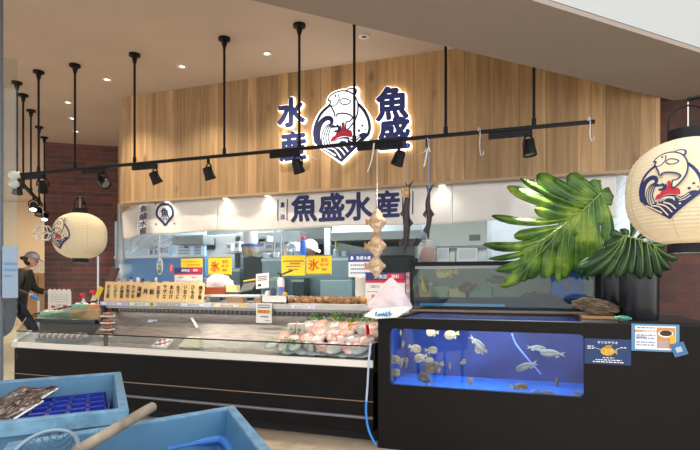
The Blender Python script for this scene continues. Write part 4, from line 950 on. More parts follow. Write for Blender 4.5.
for a in (('file', 400.5, 333, 4.3, .7, 100, 10, 'small pale fish under the water surface near the tank window upper corner by the counter'),
          ('file', 432.5, 332.5, 4.1, .85, 190, 0, 'yellowish filefish just under the top edge of the window, nearer the counter'),
          ('file', 452, 334.5, 4.05, 1., 200, -12, 'yellowish filefish just under the top edge of the window, second from counter'),
          ('file', 403, 344, 4.5, .7, 90, 20, 'small pale grey fish seen end-on below the corner fish'),
          ('file', 414.5, 348, 4.3, 1., 30, -20, 'round tan filefish above the pair over the big dark one'),
          ('file', 431, 350, 4.62, .95, 10, 0, 'faint bluish round fish far back in the tank behind others'),
          ('file', 397, 359.5, 4.0, 1., 195, 0, 'yellow-brown filefish by the window edge nearest the counter'),
          ('file', 401.5, 364, 4.5, .65, 80, 60, 'small pale upright fish behind the yellow-brown edge filefish'),
          ('file', 406.5, 362.5, 4.64, .8, 80, 80, 'faint upright bluish fish at the rear beside the pale one'),
          ('file', 421, 357.5, 4.15, 1., 215, -15, 'yellowish filefish directly above the big dark one'),
          ('file', 428.5, 360.5, 4.3, .75, 20, -10, 'cream fish half hidden by the big dark filefish'),
          ('dark', 434, 366.5, 4.02, .98, 200, -18, 'big dark spotted filefish in the middle of the shoal'),
          ('file', 393.5, 373, 3.99, .9, 20, 10, 'greyish filefish low at the window edge nearest the counter'),
          ('dark', 426, 379, 4.1, .8, 170, 22, 'dusky purple-brown fish nosing down over the blue floor'),
          ('file', 470.5, 381, 4.1, .85, 120, -30, 'tan fish alone above the blue tank floor near the middle'),
          ('file', 450, 366, 4.66, .9, 100, 0, 'faint round bluish fish behind the tail of the big dark one'),
          ('file', 463, 362, 4.68, .7, 60, 10, 'faintest small bluish fish at the back wall near mid tank'),
          ('horse', 477, 342.5, 4.15, 1.05, 20, -42, 'silver striped mackerel diving steeply in mid tank'),
          ('file', 481, 350, 4.2, .9, 160, 5, 'pale silvery fish crossing behind the diving mackerel'),
          ('horse', 536, 348, 4.3, .95, 5, -5, 'slim pale mackerel beside the upper air tube'),
          ('horse', 553, 353.5, 4.1, 1.15, 180, 2, 'bright silvery mackerel near the poster end of the window'),
          ('horse', 527, 366, 4.05, 1.1, 195, -20, 'silvery mackerel with raised yellow tail near the air tube'),
          ('dark', 519, 387.5, 4.3, .8, 10, -5, 'dim brown fish resting on the blue tank floor'),
          ('dark', 557, 383, 4.5, .6, 70, 50, 'dim brown upright fish near the poster end of the tank floor'),
          ('horse', 549, 393, 4.0, .75, 190, 0, 'small silvery fish lying low at the bottom window edge'),
          ('horse', 535, 391, 4.2, .5, 10, 0, 'tiny dark fish on the tank floor beside the low silvery one'),
          ('file', 578, 393.5, 4.1, .5, 180, 0, 'tiny yellowish fish in the bottom corner next to the posters')):
    swim(*a)

# posters on the aquarium's black front
npos = M('#143668', .5)
BLp, w, h = rect(584.5, 339, 631, 364.5, AY - .004)
fy = M('#d3a93c', .5, var=.3, scale=60)
fo = [(.5 + .17 * math.cos(a) , .52 + .17 * math.sin(a)) for a in [i * .3142 for i in range(20)]]
WHT = M('#f2f2f2', .6)
sheet('poster_sign', 'navy poster about a yellow fish, マツカサウオ in white', 'poster', BLp, w, h, npos,
      [('t', 'マツカサウオ', .5, .86, .125, WHT), ('p', [(.5 + (x - .5) * .9, y) for x, y in fo] , fy), ('p', [(.64, .5), (.72, .66), (.70, .52), (.72, .38)], fy), ('p', [(.42, .62), (.46, .75), (.6, .76), (.58, .66)], M('#b98a28')), ('p', [(.395, .55), (.41, .57), (.425, .55), (.41, .53)], EYE),
       ('p', [(.2, .66), (.36, .58), (.36, .57), (.2, .645)], WHT), ('p', [(.66, .6), (.78, .68), (.78, .665), (.66, .59)], WHT), ('l', .06, .58, .2, .74, 2, WHT), ('l', .78, .64, .9, .72, 1, WHT), ('l', .4, .23, .64, .3, 1, WHT), ('l', .24, .14, .8, .22, 1, WHT), ('l', .18, .06, .84, .14, 1, WHT)])
p00, p10, p01 = PY(631.5, 350.5, AY - .004), PY(679.5, 352.5, AY - .004), PY(631, 323.5, AY - .004)
ux = p10 - p00; hh = p01.z - p00.z
pr = M('#e9ecf2', .5)
sheet('poster_sign', 'pale blue bordered poster with a plate photo, by the brick wall', 'poster', p00, ux.length, hh, M('#5c8cb4', .5),
      [('r', .075, .07, .925, .93, pr), ('r', .535, .13, .915, .88, M('#c98f4a', .5)), ('p', [(.56 + .16 + .16 * math.cos(i * .5236), .66 + .14 * math.sin(i * .5236)) for i in range(12)], WHT), ('p', [(.72 + .13 * math.cos(i * .5236), .68 + .11 * math.sin(i * .5236)) for i in range(12)], M('#3a2a20')), ('r', .55, .15, .78, .42, M('#b59a9a')), ('r', .8, .3, .905, .62, M('#e0b23c')),
       ('l', .12, .82, .5, .9, 1, M('#5878a8')), ('t', '期間限定の海の幸', .31, .74, .10, M('#c08a20')), ('l', .1, .42, .5, .64, 2, M('#8a94a8')), ('l', .1, .18, .5, .38, 2, M('#8a94a8')), ('r', .1, .5, .3, .53, M('#5878a8'))], ux=ux)
c0 = PY(675, 357.5, AY - .014)
o = sheet('blue_tag', 'small tilted pale blue tag over the lower corner of the photo poster', 'tag', c0, .08, .085, M('#3f6f9c', .5), [('r', .25, .3, .7, .7, M('#a9c0d6'))], ux=V((1, 0, .35)), uy=V((-.35, 0, 1)))

# ------------------------------------------------------------------ glass tank standing behind
UY = 4.90; ux0, ux1 = XY(413, UY), XY(601, UY); uz0, uz1 = 1.03, 1.445; UD = 5.28 - .1
t = thing('glass_tank', 'long clear glass tank with black top bar on the black unit', 'glass tank', ((ux0 + ux1) / 2, UY + .14, uz0))
b = MB(); b.box((ux0, UY, uz0), (ux1, UY + .008, uz1)); b.build('front_pane', GLASSB, t, smooth=0)
b = MB(); b.box((ux0, UY + .008, uz0), (ux0 + .008, UD, uz1)); b.box((ux1 - .008, UY + .008, uz0), (ux1, UD, uz1)); b.build('side_panes', GLASSB, t, smooth=0)
b = MB(); b.box((ux0 - .004, UD, uz0), (ux1, UD + .008, uz1)); b.build('rear_pane', film_mat('rear_glass', '#858a82', .8, .3), t, smooth=0)
b = MB(); b.box((ux0 - .01, UY - .012, uz1), (ux1 + .01, UY + .03, uz1 + .035)); b.box((ux0 - .01, UY + .03, uz1), (ux0 + .02, UD + .01, uz1 + .035)); b.box((ux1 - .02, UY + .03, uz1), (ux1 + .01, UD + .01, uz1 + .035)); b.box((ux0 - .01, UD - .02, uz1), (ux1 + .01, UD + .01, uz1 + .035)); b.build('top_bar', BLACK, t, smooth=0)
b = MB(); b.box((ux0 + .02, UY + .004, uz1 - .03), (ux1 - .02, UY + .03, uz1 - .005)); b.build('pale_lip', M('#c6c8c4', .4), t, smooth=0)
b = MB(); b.box((ux1 - .045, UY - .004, uz0), (ux1 + .006, UY + .02, uz1)); b.build('corner_post', BLACK, t, smooth=0)
b = MB(); b.box((ux0 + .01, UY + .03, uz0), (ux1 - .05, UD - .02, uz0 + .115)); b.build('base_frame', M('#14294e', .5), t, smooth=0)
b = MB(); b.box((ux0 + .06, UY + .012, uz0 + .035), (XY(505, UY), UY + .029, uz0 + .06)); b.build('blue_strip', M('#5fa8e6', .4), t, smooth=0)
b = MB(); b.add([(ux0 + .01, UY + .01, uz1 - .09), (ux1 - .05, UY + .01, uz1 - .09), (ux1 - .05, UD - .01, uz1 - .09), (ux0 + .01, UD - .01, uz1 - .09)], [(0, 1, 2, 3)]); b.build('water', film_mat('clear_water', '#b4bcb4', .2, .1), t, smooth=0)
o = MB().box((XY(405, 4.885), 4.84, AZ + .005), (XY(600, 4.885), 4.885, AZ + .02)).build('wood_strip', M('#b08a63', .6, var=.15, scale=8), origin=(-.3, 4.86, AZ + .005)); tag(o, 'thin tan wooden strip lying along the foot of the glass tank', 'strip')
x0, x1 = XY(551, 5.06), XY(583, 5.06); c = V(((x0 + x1) / 2, 5.06, uz0 + .05))
t = thing('filter_box', 'bright blue filter box standing in the glass tank behind the leaf', 'filter', c)
b = MB(); b.box((x0, 4.97, uz0 + .05), (x1, 5.13, 1.455)); b.build('body', M('#1d6ce0', .45, var=.1), t, smooth=0, bevel=.006)
b = MB(); xm = XY(560, 5.06); b.lathe([(.05, 1.456), (.045, 1.49), (.03, 1.50), (.03, 1.55)], (xm, 5.05, 0), 16); b.build('cap', M('#2a62c4', .4), t)
for i, (u0, u1, v0, v1, col, lab) in enumerate(((431, 450, 287, 296, '#8fa58c', 'pale green plastic box sunk in the glass tank'), (448, 466, 289, 297, '#c9bb86', 'pale yellow box sunk in the glass tank'), (470, 492, 288, 296, '#7f9c8c', 'sea-green plastic box sunk in the glass tank'), (420, 432, 283, 297, '#b7c0c4', 'grey plastic box near the end of the glass tank'))):
    x0, x1 = XY(u0, 5.1), XY(u1, 5.1); z1 = PY((u0 + u1) / 2, v0, 5.1).z
    b = MB(); b.box((x0, 5.06, uz0 + .052), (x1, 5.15, z1)); b.box((x0 - .005, 5.055, z1 - .012), (x1 + .005, 5.155, z1 + .004)); o = b.build('plastic_box', M(col, .5), origin=((x0 + x1) / 2, 5.1, uz0 + .052), bevel=.004); tag(o, lab, 'box')
PF['flat'] = lambda nm: fish_mesh(nm, [fish_skin('tan_fish_skin', '#b09058', '#eadcae', None, 20, .4), ffin, EYE], .22, .10, .04, .3, .3, 1.1, .1)
PF['brown'] = lambda nm: fish_mesh(nm, [fish_skin('brown_fish_skin', '#4c3c34', '#8d7460', None, 20, .4), M('#5b4a40', .5), EYE], .2, .09, .05, .2, .4, 1., .1)
names.update(flat='flathead', brown='rockfish')
G2 = 'fish in the glass tank'
for a in (('flat', 424, 284, 5.0, .85, 60, -60, 'cream mottled fish upright against the end of the glass tank'), ('flat', 424.5, 301 - 2, 4.97, .8, 10, 0, 'cream fish lying at the bottom end of the glass tank'), ('flat', 447, 272.5, 4.98, .95, 175, -4, 'pale yellow fish swimming high in the glass tank'),
          ('brown', 468, 287, 4.98, .9, 165, -10, 'dark brown rockfish hovering mid-water above the plastic boxes'), ('brown', 495, 279.5, 5.0, .8, 10, 5, 'reddish brown fish swimming high near the leaf tip'), ('brown', 535, 299, 4.98, 1.25, 170, 0, 'long dark fish resting at the bottom below the leaf'), ('brown', 553, 300, 4.98, 1.2, 165, 12, 'dark fish tilted up on the bottom in front of the filter box'), ('flat', 532, 293, 5.0, .6, 40, 40, 'slim yellowish fish rising behind the dark resting fish'), ('flat', 567, 287, 4.95, .55, 90, 80, 'small yellow fish upright in front of the blue filter box')):
    swim(*a, grp=G2)
o = MB().tube([PY(579, 268, 5.3), PY(585, 290, 5.25), V((PY(585, 290, 5.25).x + .12, 5.22, 0))], .012, 8).build('black_rod', BLACK, origin=V((PY(585, 290, 5.25).x + .12, 5.22, 0))); tag(o, 'slanting black rod behind the glass tank next to the plant pot', 'rod')

# ------------------------------------------------------------------ pots and big split leaves
potm = M('#14161c', .22, name='glossy_black_pot')
def pot(label, u, Y, r, h):
    c = V((XY(u, Y), Y, AZ + .005)); t = thing('plant_pot', label, 'plant pot', c)
    b = MB(); b.lathe([(.001, 0), (r * .93, 0), (r * .96, .02), (r, h - .02), (r, h), (r * .93, h), (r * .92, h - .05)], c, 40, cap=False); b.build('pot', potm, t)
    b = MB(); b.lathe([(.001, h - .05), (r * .925, h - .05)], c, 30, cap=False); b.build('soil', M('#2c211a', .9, var=.3, scale=30), t)
    return c
c2 = pot('glossy black round plant pot in front, beside the steel post', 639.5, 4.36, .133, .50)
c1 = pot('glossy black round plant pot standing behind, next to the driftwood', 618.5, 4.62, .128, .52)
def leaf_material(name, c1, c2, c3):
    m = bpy.data.materials.new(name); m.use_nodes = True; nt = m.node_tree; N = nt.nodes; L = nt.links; bs = N['Principled BSDF']; bs.inputs['Roughness'].default_value = .32
    tc = N.new('ShaderNodeTexCoord'); nz = N.new('ShaderNodeTexNoise'); nz.inputs['Scale'].default_value = 5.5; nz.inputs['Detail'].default_value = 3; L.new(tc.outputs['Object'], nz.inputs['Vector'])
    r = N.new('ShaderNodeValToRGB'); e = r.color_ramp.elements; e[0].color = rgb(c1); e[0].position = .36; e[1].color = rgb(c3); e[1].position = .72; e.new(.55).color = rgb(c2); L.new(nz.outputs['Fac'], r.inputs[0]); L.new(r.outputs[0], bs.inputs['Base Color'])
    at = N.new('ShaderNodeAttribute'); at.attribute_name = 'vein'; wv = N.new('ShaderNodeMath'); wv.operation = 'SINE'; ml = N.new('ShaderNodeMath'); ml.operation = 'MULTIPLY'; ml.inputs[1].default_value = 40.
    L.new(at.outputs['Fac'], ml.inputs[0]); L.new(ml.outputs[0], wv.inputs[0]); bp = N.new('ShaderNodeBump'); bp.inputs['Strength'].default_value = .25; bp.inputs['Distance'].default_value = .01; L.new(wv.outputs[0], bp.inputs['Height']); L.new(bp.outputs[0], bs.inputs['Normal'])
    tl = N.new('ShaderNodeBsdfTranslucent'); L.new(r.outputs[0], tl.inputs[0]); mx = N.new('ShaderNodeMixShader'); mx.inputs[0].default_value = .22
    L.new(bs.outputs[0], mx.inputs[1]); L.new(tl.outputs[0], mx.inputs[2]); L.new(mx.outputs[0], N['Material Output'].inputs[0])
    return m
def split_leaf(label, mid, lobes, zc0, mat, stem, droop=.10, tilt=(0, 0)):
    """mid: midrib in picture units (converted to metres on the leaf's own surface); lobes: (t on midrib, bend, tip, width)"""
    k = zc0 / F; O = PD(mid[0][0], mid[0][1], zc0); rx = V((CT, ST, 0)); fw = V((-ST, CT, 0))
    m3 = cr([((u - mid[0][0]) * k, -(v - mid[0][1]) * k, 0) for u, v in mid], 12)
    ctr = m3[len(m3) // 2]
    def surf(p, lift=0.):
        r2 = ((p.x - ctr.x) ** 2 + (p.y - ctr.y) ** 2)
        dep = droop * r2 / .06 + tilt[0] * p.x + tilt[1] * p.y - lift
        return O + rx * p.x + Z3 * p.y + fw * dep
    t = thing('monstera_leaf', label, 'leaf', stem[-1])
    b = MB()
    veins = MB()
    for n_, (tt, bend, tip, wd) in enumerate(lobes):
        i = min(len(m3) - 1, int(tt * (len(m3) - 1))); p0 = m3[i]; p2 = V(((tip[0] - mid[0][0]) * k, -(tip[1] - mid[0][1]) * k, 0)); dd_ = p2 - p0
        pm = (p0 + p2) / 2 + V((-dd_.y, dd_.x, 0)) * bend; w = wd * k * .76; N_ = 14; W_ = 6; base = len(b.v); vs = []; fs = []
        for a in range(N_ + 1):
            s = a / N_; c = p0 * (1 - s) ** 2 + pm * 2 * s * (1 - s) + p2 * s * s
            d = ((pm - p0) * 2 * (1 - s) + (p2 - pm) * 2 * s).normalized(); nn = V((-d.y, d.x, 0))
            ww = w * (.36 + .64 * math.sin(min(1., s * 1.25) * math.pi / 2)) * (1 if s < .78 else max(.05, math.cos((s - .78) / .22 * math.pi / 2)) ** .55)
            for e in range(W_ + 1):
                q = e / W_ * 2 - 1; lift = .012 * (1 - abs(q)) - .016 * abs(q) * s + .008 * ((n_ % 2) * 2 - 1) * (1 - s) * s * 2
                vs.append(surf(c + nn * ww / 2 * q + d * (0 if s < .9 else 0), lift))
        for a in range(N_):
            for e in range(W_): fs.append((a * 7 + e, a * 7 + e + 1, (a + 1) * 7 + e + 1, (a + 1) * 7 + e))
        b.add(vs, fs)
        veins.tube([surf(p0 * (1 - s) ** 2 + pm * 2 * s * (1 - s) + p2 * s * s, .0165) for s in (0, .2, .4, .6, .8)], [.0028, .0024, .002, .0014, .0008], 5)
    bl = b.build('blade', mat, t, smooth=180, solid=.0015)
    at = bl.data.attributes.new('vein', 'FLOAT', 'POINT')
    for i in range(len(b.v)): at.data[i].value = ((i % 7) / 6. - .5) ** 2
    veins.tube([surf(p, .02) for p in m3], [.006 - .004 * i / len(m3) for i in range(len(m3))], 8)
    veins.build('ribs', M('#7f9a4a', .45), t)
    b = MB(); b.tube(cr([surf(m3[0], .005)] + stem, 8), .008, 8); b.build('stalk', M('#4c6b2c', .4), t)
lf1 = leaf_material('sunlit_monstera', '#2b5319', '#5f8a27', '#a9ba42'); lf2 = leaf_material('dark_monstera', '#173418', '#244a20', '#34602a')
zl = 4.0
split_leaf('big bright green split leaf leaning over the glass tank', [(601, 193), (590, 203), (574, 216), (553, 231), (526, 252)],
           [(.0, .12, (609, 245), 20), (.0, -.1, (617, 195), 26), (.0, .0, (597, 178), 20), (.12, .05, (571, 173), 24), (.3, .14, (541, 172), 25), (.42, .12, (511, 184), 17), (.55, .16, (495, 214), 11), (.62, .3, (487, 243), 13), (.72, .28, (499, 270), 13), (.85, .2, (505, 287), 15), (1., .1, (518, 278), 17), (.9, .02, (532, 279), 21), (.75, -.04, (548, 278), 22), (.58, -.08, (566, 279), 24), (.4, -.1, (583, 276), 26), (.22, -.12, (600, 264), 24),
            (.3, .0, (580, 245), 30), (.6, .0, (548, 250), 28), (.2, 0, (566, 200), 26), (.8, 0, (522, 255), 22), (.7, .05, (515, 236), 15), (.5, .1, (535, 208), 18), (.1, 0, (600, 225), 26), (.36, .12, (524, 176), 10), (.2, .08, (556, 178), 12), (.7, .25, (492, 258), 8), (.95, .06, (525, 282), 11), (.66, -.06, (560, 283), 12), (.3, -.1, (590, 280), 12), (.05, .05, (584, 177), 10), (.25, 0, (572, 236), 26), (.45, 0, (558, 244), 26)],
           zl, lf1, [PD(606, 215, zl + .08), PD(616, 240, zl + .2), c1 + V((0, 0, .47))], .022, (.05, .1))
split_leaf('dark green split leaf hanging over the front black pot', [(623, 236), (632, 238), (642, 241), (653, 246)],
           [(.0, .15, (583, 268), 17), (.05, .12, (592, 275), 15), (.1, .1, (605, 278), 15), (.25, .06, (618, 278), 14), (.4, .03, (630, 274), 14), (.6, .0, (640, 279), 14), (.75, -.05, (651, 279), 14), (.95, -.08, (662, 277), 14), (1., -.2, (673, 269), 14), (1., -.18, (683, 258), 11), (.9, -.1, (668, 244), 12), (.5, .15, (655, 232), 11), (.3, -.15, (638, 217), 10), (.05, .1, (606, 247), 14), (.0, 0, (613, 232), 12), (.15, .0, (626, 228), 12), (.5, 0, (640, 258), 26), (.15, 0, (615, 258), 24), (.8, 0, (655, 258), 22)],
           3.62, lf2, [PD(625, 244, 3.72), PD(633, 252, 3.95), c2 + V((0, 0, .45))], .04, (0, .2))

# driftwood on a board, stone, green bit
x0, x1 = XY(581, 4.32), XY(617, 4.32); c = V(((x0 + x1) / 2, 4.36, AZ + .005))
o = MB().box((x0, 4.28, AZ + .005), (x1, 4.46, AZ + .028)).build('wooden_board', M('#b48a60', .6, var=.15, scale=8, stretch=(1, 8, 8)), origin=c, bevel=.003); tag(o, 'small tan wooden board under the driftwood on the black unit', 'board')
b = MB(); b.ball((0, 0, 0), (.165, .07, .058), 40, 24, fn=lambda d: 1 + .3 * mnoise.noise(V((d.x * 1.6, d.y * 3, d.z * 3))) + .12 * mnoise.noise(V((d.x * 4, d.y * 9, d.z * 9))) + .05 * math.sin(d.z * 24 + d.x * 3))
o = b.build('driftwood', M('#8d7a62', .8, var=.5, scale=14, bump=.9, var2='#54442f', stretch=(1, 5, 5)), smooth=70); o.location = c + V((-.01, 0, .088)); o.rotation_euler = (0, .18, .1); tag(o, 'gnarled grey-brown piece of driftwood on the small board', 'driftwood')
c = PZ(623, 320.5, AZ + .01); o = MB().ball(c + V((0, 0, .016)), (.055, .022, .018), 20, 10, fn=lambda d: 1 + .3 * mnoise.noise(d * 2.4)).build('sea_glass', M('#4fa98a', .25, trans=.2), origin=c); tag(o, 'small green glassy piece lying before the black pots', 'glass')
c = PZ(620, 322, AZ + .01); o = MB().ball(c + V((0, -.01, .012)), (.022, .02, .016), 14, 8, fn=lambda d: 1 + .2 * mnoise.noise(d * 3)).build('pebble', M('#4c3a2e', .7), origin=c); tag(o, 'dark brown pebble in front of the green glassy piece', 'stone')
# white plastic bag and printed bag on the counter end
c = PY(391, 306, 4.22); c.z = LT + .0
t = thing('plastic_bag', 'puffed pinkish white plastic bag on the black unit beside the counter', 'bag', V((c.x, 4.2, AZ + .01)))
cx, cy = XY(391, 4.2), 4.2
b = MB()
def bagf(d):
    k = 1 + .16 * mnoise.noise(d * 2.5) + .08 * mnoise.noise(d * 7); return k
prof = [(.17, 0), (.19, .04), (.17, .10), (.12, .17), (.075, .23), (.035, .28), (.008, .305)]
def bagg(i, j):
    a = i * 2 * math.pi; f_ = j * 6; q = min(5, int(f_)); s = f_ - q; r = prof[q][0] * (1 - s) + prof[q + 1][0] * s; z = prof[q][1] * (1 - s) + prof[q + 1][1] * s
    k = 1 + .22 * mnoise.noise(V((math.cos(a) * 1.5, math.sin(a) * 1.5, z * 8))) + .10 * mnoise.noise(V((math.cos(a) * 4, math.sin(a) * 4, z * 25)))
    return V((cx + r * k * math.cos(a) + .0 * z, cy + r * k * math.sin(a) * .6, AZ + .03 + z * .93 + .012 * mnoise.noise(V((a * 2, z * 20, 5)))))
b.grid(bagg, 64, 30); b.build('film', film_mat('bag_film', '#f2dfe2', .93, .3), t, smooth=180)
b = MB(); b.ball((cx + .02, cy - .02, AZ + .07), (.10, .06, .055), 16, 10); b.build('contents', M('#e0b79a', .6), t)
t2 = thing('printed_bag', 'flattened white bag with blue lettering under the puffed bag', 'bag', V((cx, 4.06, AZ + .01)))
P = [PY(364, 315, 4.02), PY(372, 308, 4.05), PY(413, 309, 4.05), PY(411, 313, 4.0), PY(395, 319.5, 3.97), PY(372, 318.8, 3.97)]
b = MB(); b.prism([PY(364, 316.5, 3.88), PY(372, 310.5, 3.93), PY(407, 307.5, 3.98), PY(412, 308, 3.98), PY(397, 317.5, 3.87), PY(376, 318.8, 3.86)], (0, .03, .012)); b.build('film', M('#dfe3e6', .35, var=.06, scale=20), t2, smooth=60)
b = MB(); b.tube(cr([PY(u_, v_, 3.862) for u_, v_ in ((375, 315.5), (377, 312), (375.6, 313.5), (378, 316.2), (379, 313.6), (380, 316), (381.4, 313.4), (382.4, 316), (383.6, 312.8), (384.6, 316), (386.6, 311.6), (386, 316.4), (389.6, 311.2), (389, 316.2), (391.5, 313))], 4), .0045, 6); b.build('lettering', M('#2b8cc4', .5), t2, smooth=0)

# blue hose down the counter end
pts = [PY(371, 344, 3.93), PY(370, 348, 3.9), PY(368.5, 366, 3.9), PY(367.5, 385, 3.9), PY(366.3, 401, 3.9), PY(366, 412, 3.89), PY(367.5, 425, 3.88), PY(371, 436, 3.87), PY(376.5, 445.5, 3.86)]
pts = cr(pts, 6); n = len(pts); kz = int(n * .5)
t = thing('water_hose', 'hose hanging down the counter end, pale above and bright blue below', 'hose', pts[-1])
b = MB(); b.tube(pts[:kz + 1], .0085, 8); b.build('pale_tube', M('#b9c6dc', .4), t)
b = MB(); b.tube(pts[kz:], .0095, 8); b.build('blue_tube', M('#2f86e0', .4), t)
# ------------------------------------------------------------------ paper lanterns
paper = M('#e2d2b0', .8, emit=.06, name='lantern_paper', var=.03, scale=30)
def lantern(label, c, R, H, face, es, hang):
    t = thing('paper_lantern', label, 'paper lantern', c)
    n = 26; prof = []
    for i in range(n + 1):
        k = i / n * 2 - 1; z = k * H / 2; r = R * (max(0, 1 - abs(k) ** 2.6 * .90)) ** .5; prof.append((r, z))
    def rad(z):
        k = max(-1, min(1, z / (H / 2))); return R * (max(0, 1 - abs(k) ** 2.6 * .90)) ** .5
    rib = 30; b = MB()
    fine = []
    for i in range(rib * 4 + 1):
        z = (i / (rib * 4) * 2 - 1) * H / 2; fine.append((rad(z) - .0022 * R / .3 * (1 - math.cos(2 * math.pi * i / 4)) * .5 * 2, z))
    b.lathe(fine, c, 56, cap=False); b.build('paper_body', paper, t, smooth=60)
    b = MB(); ax = [(a * math.pi / 4 + .3) for a in range(8)]
    for a in ax: b.tube([c + V(((rad(z) + .0006) * math.cos(a), (rad(z) + .0006) * math.sin(a), z)) for z in [(-.98 + 1.96 * i / 20) * H / 2 for i in range(21)]], .0012 * R / .3, 4)
    b.build('seams', M('#c9b48c', .8), t)
    rr_ = R * .32
    b = MB(); b.lathe([(rr_ * .9, H / 2 - .02), (rr_, H / 2 - .02), (rr_, H / 2 + .055 * R / .3), (rr_ * .88, H / 2 + .055 * R / .3), (rr_ * .88, H / 2 - .02)], c, 32, cap=False); b.build('top_ring', BLACK, t)
    b = MB(); b.lathe([(rr_ * .001, -H / 2 + .0), (rr_, -H / 2 + .01), (rr_, -H / 2 - .05 * R / .3), (rr_ * .88, -H / 2 - .05 * R / .3), (rr_ * .88, -H / 2)], c, 32, cap=False); b.build('bottom_ring', BLACK, t)
    zt = H / 2 + .055 * R / .3
    b = MB(); b.tube(cr([c + V((-rr_ * .92, 0, zt - .05)), c + V((-rr_ * .92, 0, zt + R * .22)), c + V((-rr_ * .55, 0, zt + R * .40)), c + V((0, 0, zt + R * .45)), c + V((rr_ * .55, 0, zt + R * .40)), c + V((rr_ * .92, 0, zt + R * .22)), c + V((rr_ * .92, 0, zt - .05))], 6), .006 * R / .3, 8); b.build('handle', BLACK, t)
    top = c + V((0, 0, zt + R * .45)); b = MB(); b.tube([c + V((0, 0, zt - .01)), top + V((0, 0, .03))], .0035, 6); b.build('cord', WHITE, t)
    br_ = thing('lantern_bracket' if hang[0].z > 1 else 'lantern_stand', 'thin black arm carrying the ' + hang[1], 'bracket', hang[0]); b = MB(); b.tube([hang[0]] + ([V((hang[0].x, hang[0].y, top.z + .1))] if hang[0].z < 1 else []) + [top + V((0, 0, .035)), top + V((0, 0, .02))], .007 if hang[0].z > 1 else .012, 8); b.build('arm', BLACK, br_); b = MB(); b.ball(hang[0], .03, 12, 8) if hang[0].z > 1 else b.lathe([(.2, 0), (.2, .02), (.03, .03)], hang[0], 24); b.build('mount', BLACK, br_)
    b = MB(); ez = .02 * R / .3
    def fn(x, y, i):
        z = y * es + ez * 0 ; r = rad(z) + .0022 + .0006 * i; a = face + x * es / (R * .97); return c + V((r * math.cos(a), r * math.sin(a), z))
    draw_emblem(b, fn, 14.)
    b.build('emblem_print', [paper, NAVY, M('#c8283c', .7, emit=.03)], t, smooth=0)
    L = bpy.data.lights.new('lantern_bulb', 'POINT'); L.energy = 2.; L.color = (1, .88, .7); L.shadow_soft_size = .1
    lo = bpy.data.objects.new('lantern_bulb', L); COL.objects.link(lo); lo.location = c + V((0, 0, -H / 2 - .09))
cR = PD(688, 192.5, 2.8); kR = 2.8 / F
ang0 = math.atan2(-cR.y, -cR.x)
lantern('big cream paper lantern with fish emblem hanging before the dark brick', cR, 56 * kR, 103 * kR, ang0 - .29, 64 / 360 * kR, (V((1.45, cR.y, 0)), 'big lantern'))
cL = PD(80, 236, 6.2); kL = 6.2 / F
ang1 = math.atan2(-cL.y, -cL.x)
lantern('round cream paper lantern hanging by the brown brick pier', cL, 25 * kL, 45 * kL, ang1 - .87, 30 / 360 * kL, (PD(84, 203, 8.62), 'round lantern by the brick pier'))

# ------------------------------------------------------------------ things hung from the track
def cord(b, pts, r=.0035): b.tube(pts, r, 6)
dry = M('#b9814f', .65, var=.5, scale=16, bump=.5, var2='#e6cfae'); RT = TZ - .018
xh = XY(377, TY)
o = MB().tube([V((xh, TY, RT)), PY(377, 205, TY), PY(376.5, 262, TY)], .003, 6).build('white_string', WHITE, origin=V((xh, TY, RT))); tag(o, 'white string from the track carrying three tan dried fish', 'string')
for i, (u, v, w, h, lab) in enumerate(((377, 222, 18, 23, 'tan dried fish, topmost of three on the white string'), (376.5, 246, 19, 24, 'tan dried fish, middle one of three on the white string'), (376, 266, 18, 21, 'tan dried fish, lowest of three on the white string'))):
    c = PY(u, v, TY - .06); k = c.y / (CT + (u - 350) / F * ST) / F
    t = thing('dried_fish', lab, 'dried fish', c + V((0, 0, h * k / 2)), 'dried fish on the white string')
    def dfn(d, i=i):
        return (1 + .18 * mnoise.noise(d * 3 + V((i * 7, 0, 0))) + .07 * mnoise.noise(d * 9)) * (1.18 - .34 * min(1, 2.2 * abs(d.x) * abs(d.z)))
    b = MB(); b.ball(c, (w * k * .46, .05, h * k * .47), 26, 18, fn=dfn); b.build('body', dry, t, smooth=70)
    b = MB(); b.prism([c + V((-w * k * .44, -.004, .01)), c + V((-w * k * .66, -.004, .035)), c + V((-w * k * .66, -.004, -.025)), c + V((-w * k * .42, -.004, -.02))], (0, .008, 0)); b.build('tail_fin', M('#c98f5a', .6), t, smooth=0)
    b = MB(); b.prism([c + V((.01, -.05, .03)), c + V((w * k * .34, -.05, .0)), c + V((w * k * .2, -.05, -.05)), c + V((.0, -.056, -.03))], (0, .006, 0)); b.build('split_belly', M('#ead7bd', .6, var=.2, scale=20), t, smooth=0)
drk = M('#3a302e', .5, var=.35, scale=14, bump=.4)
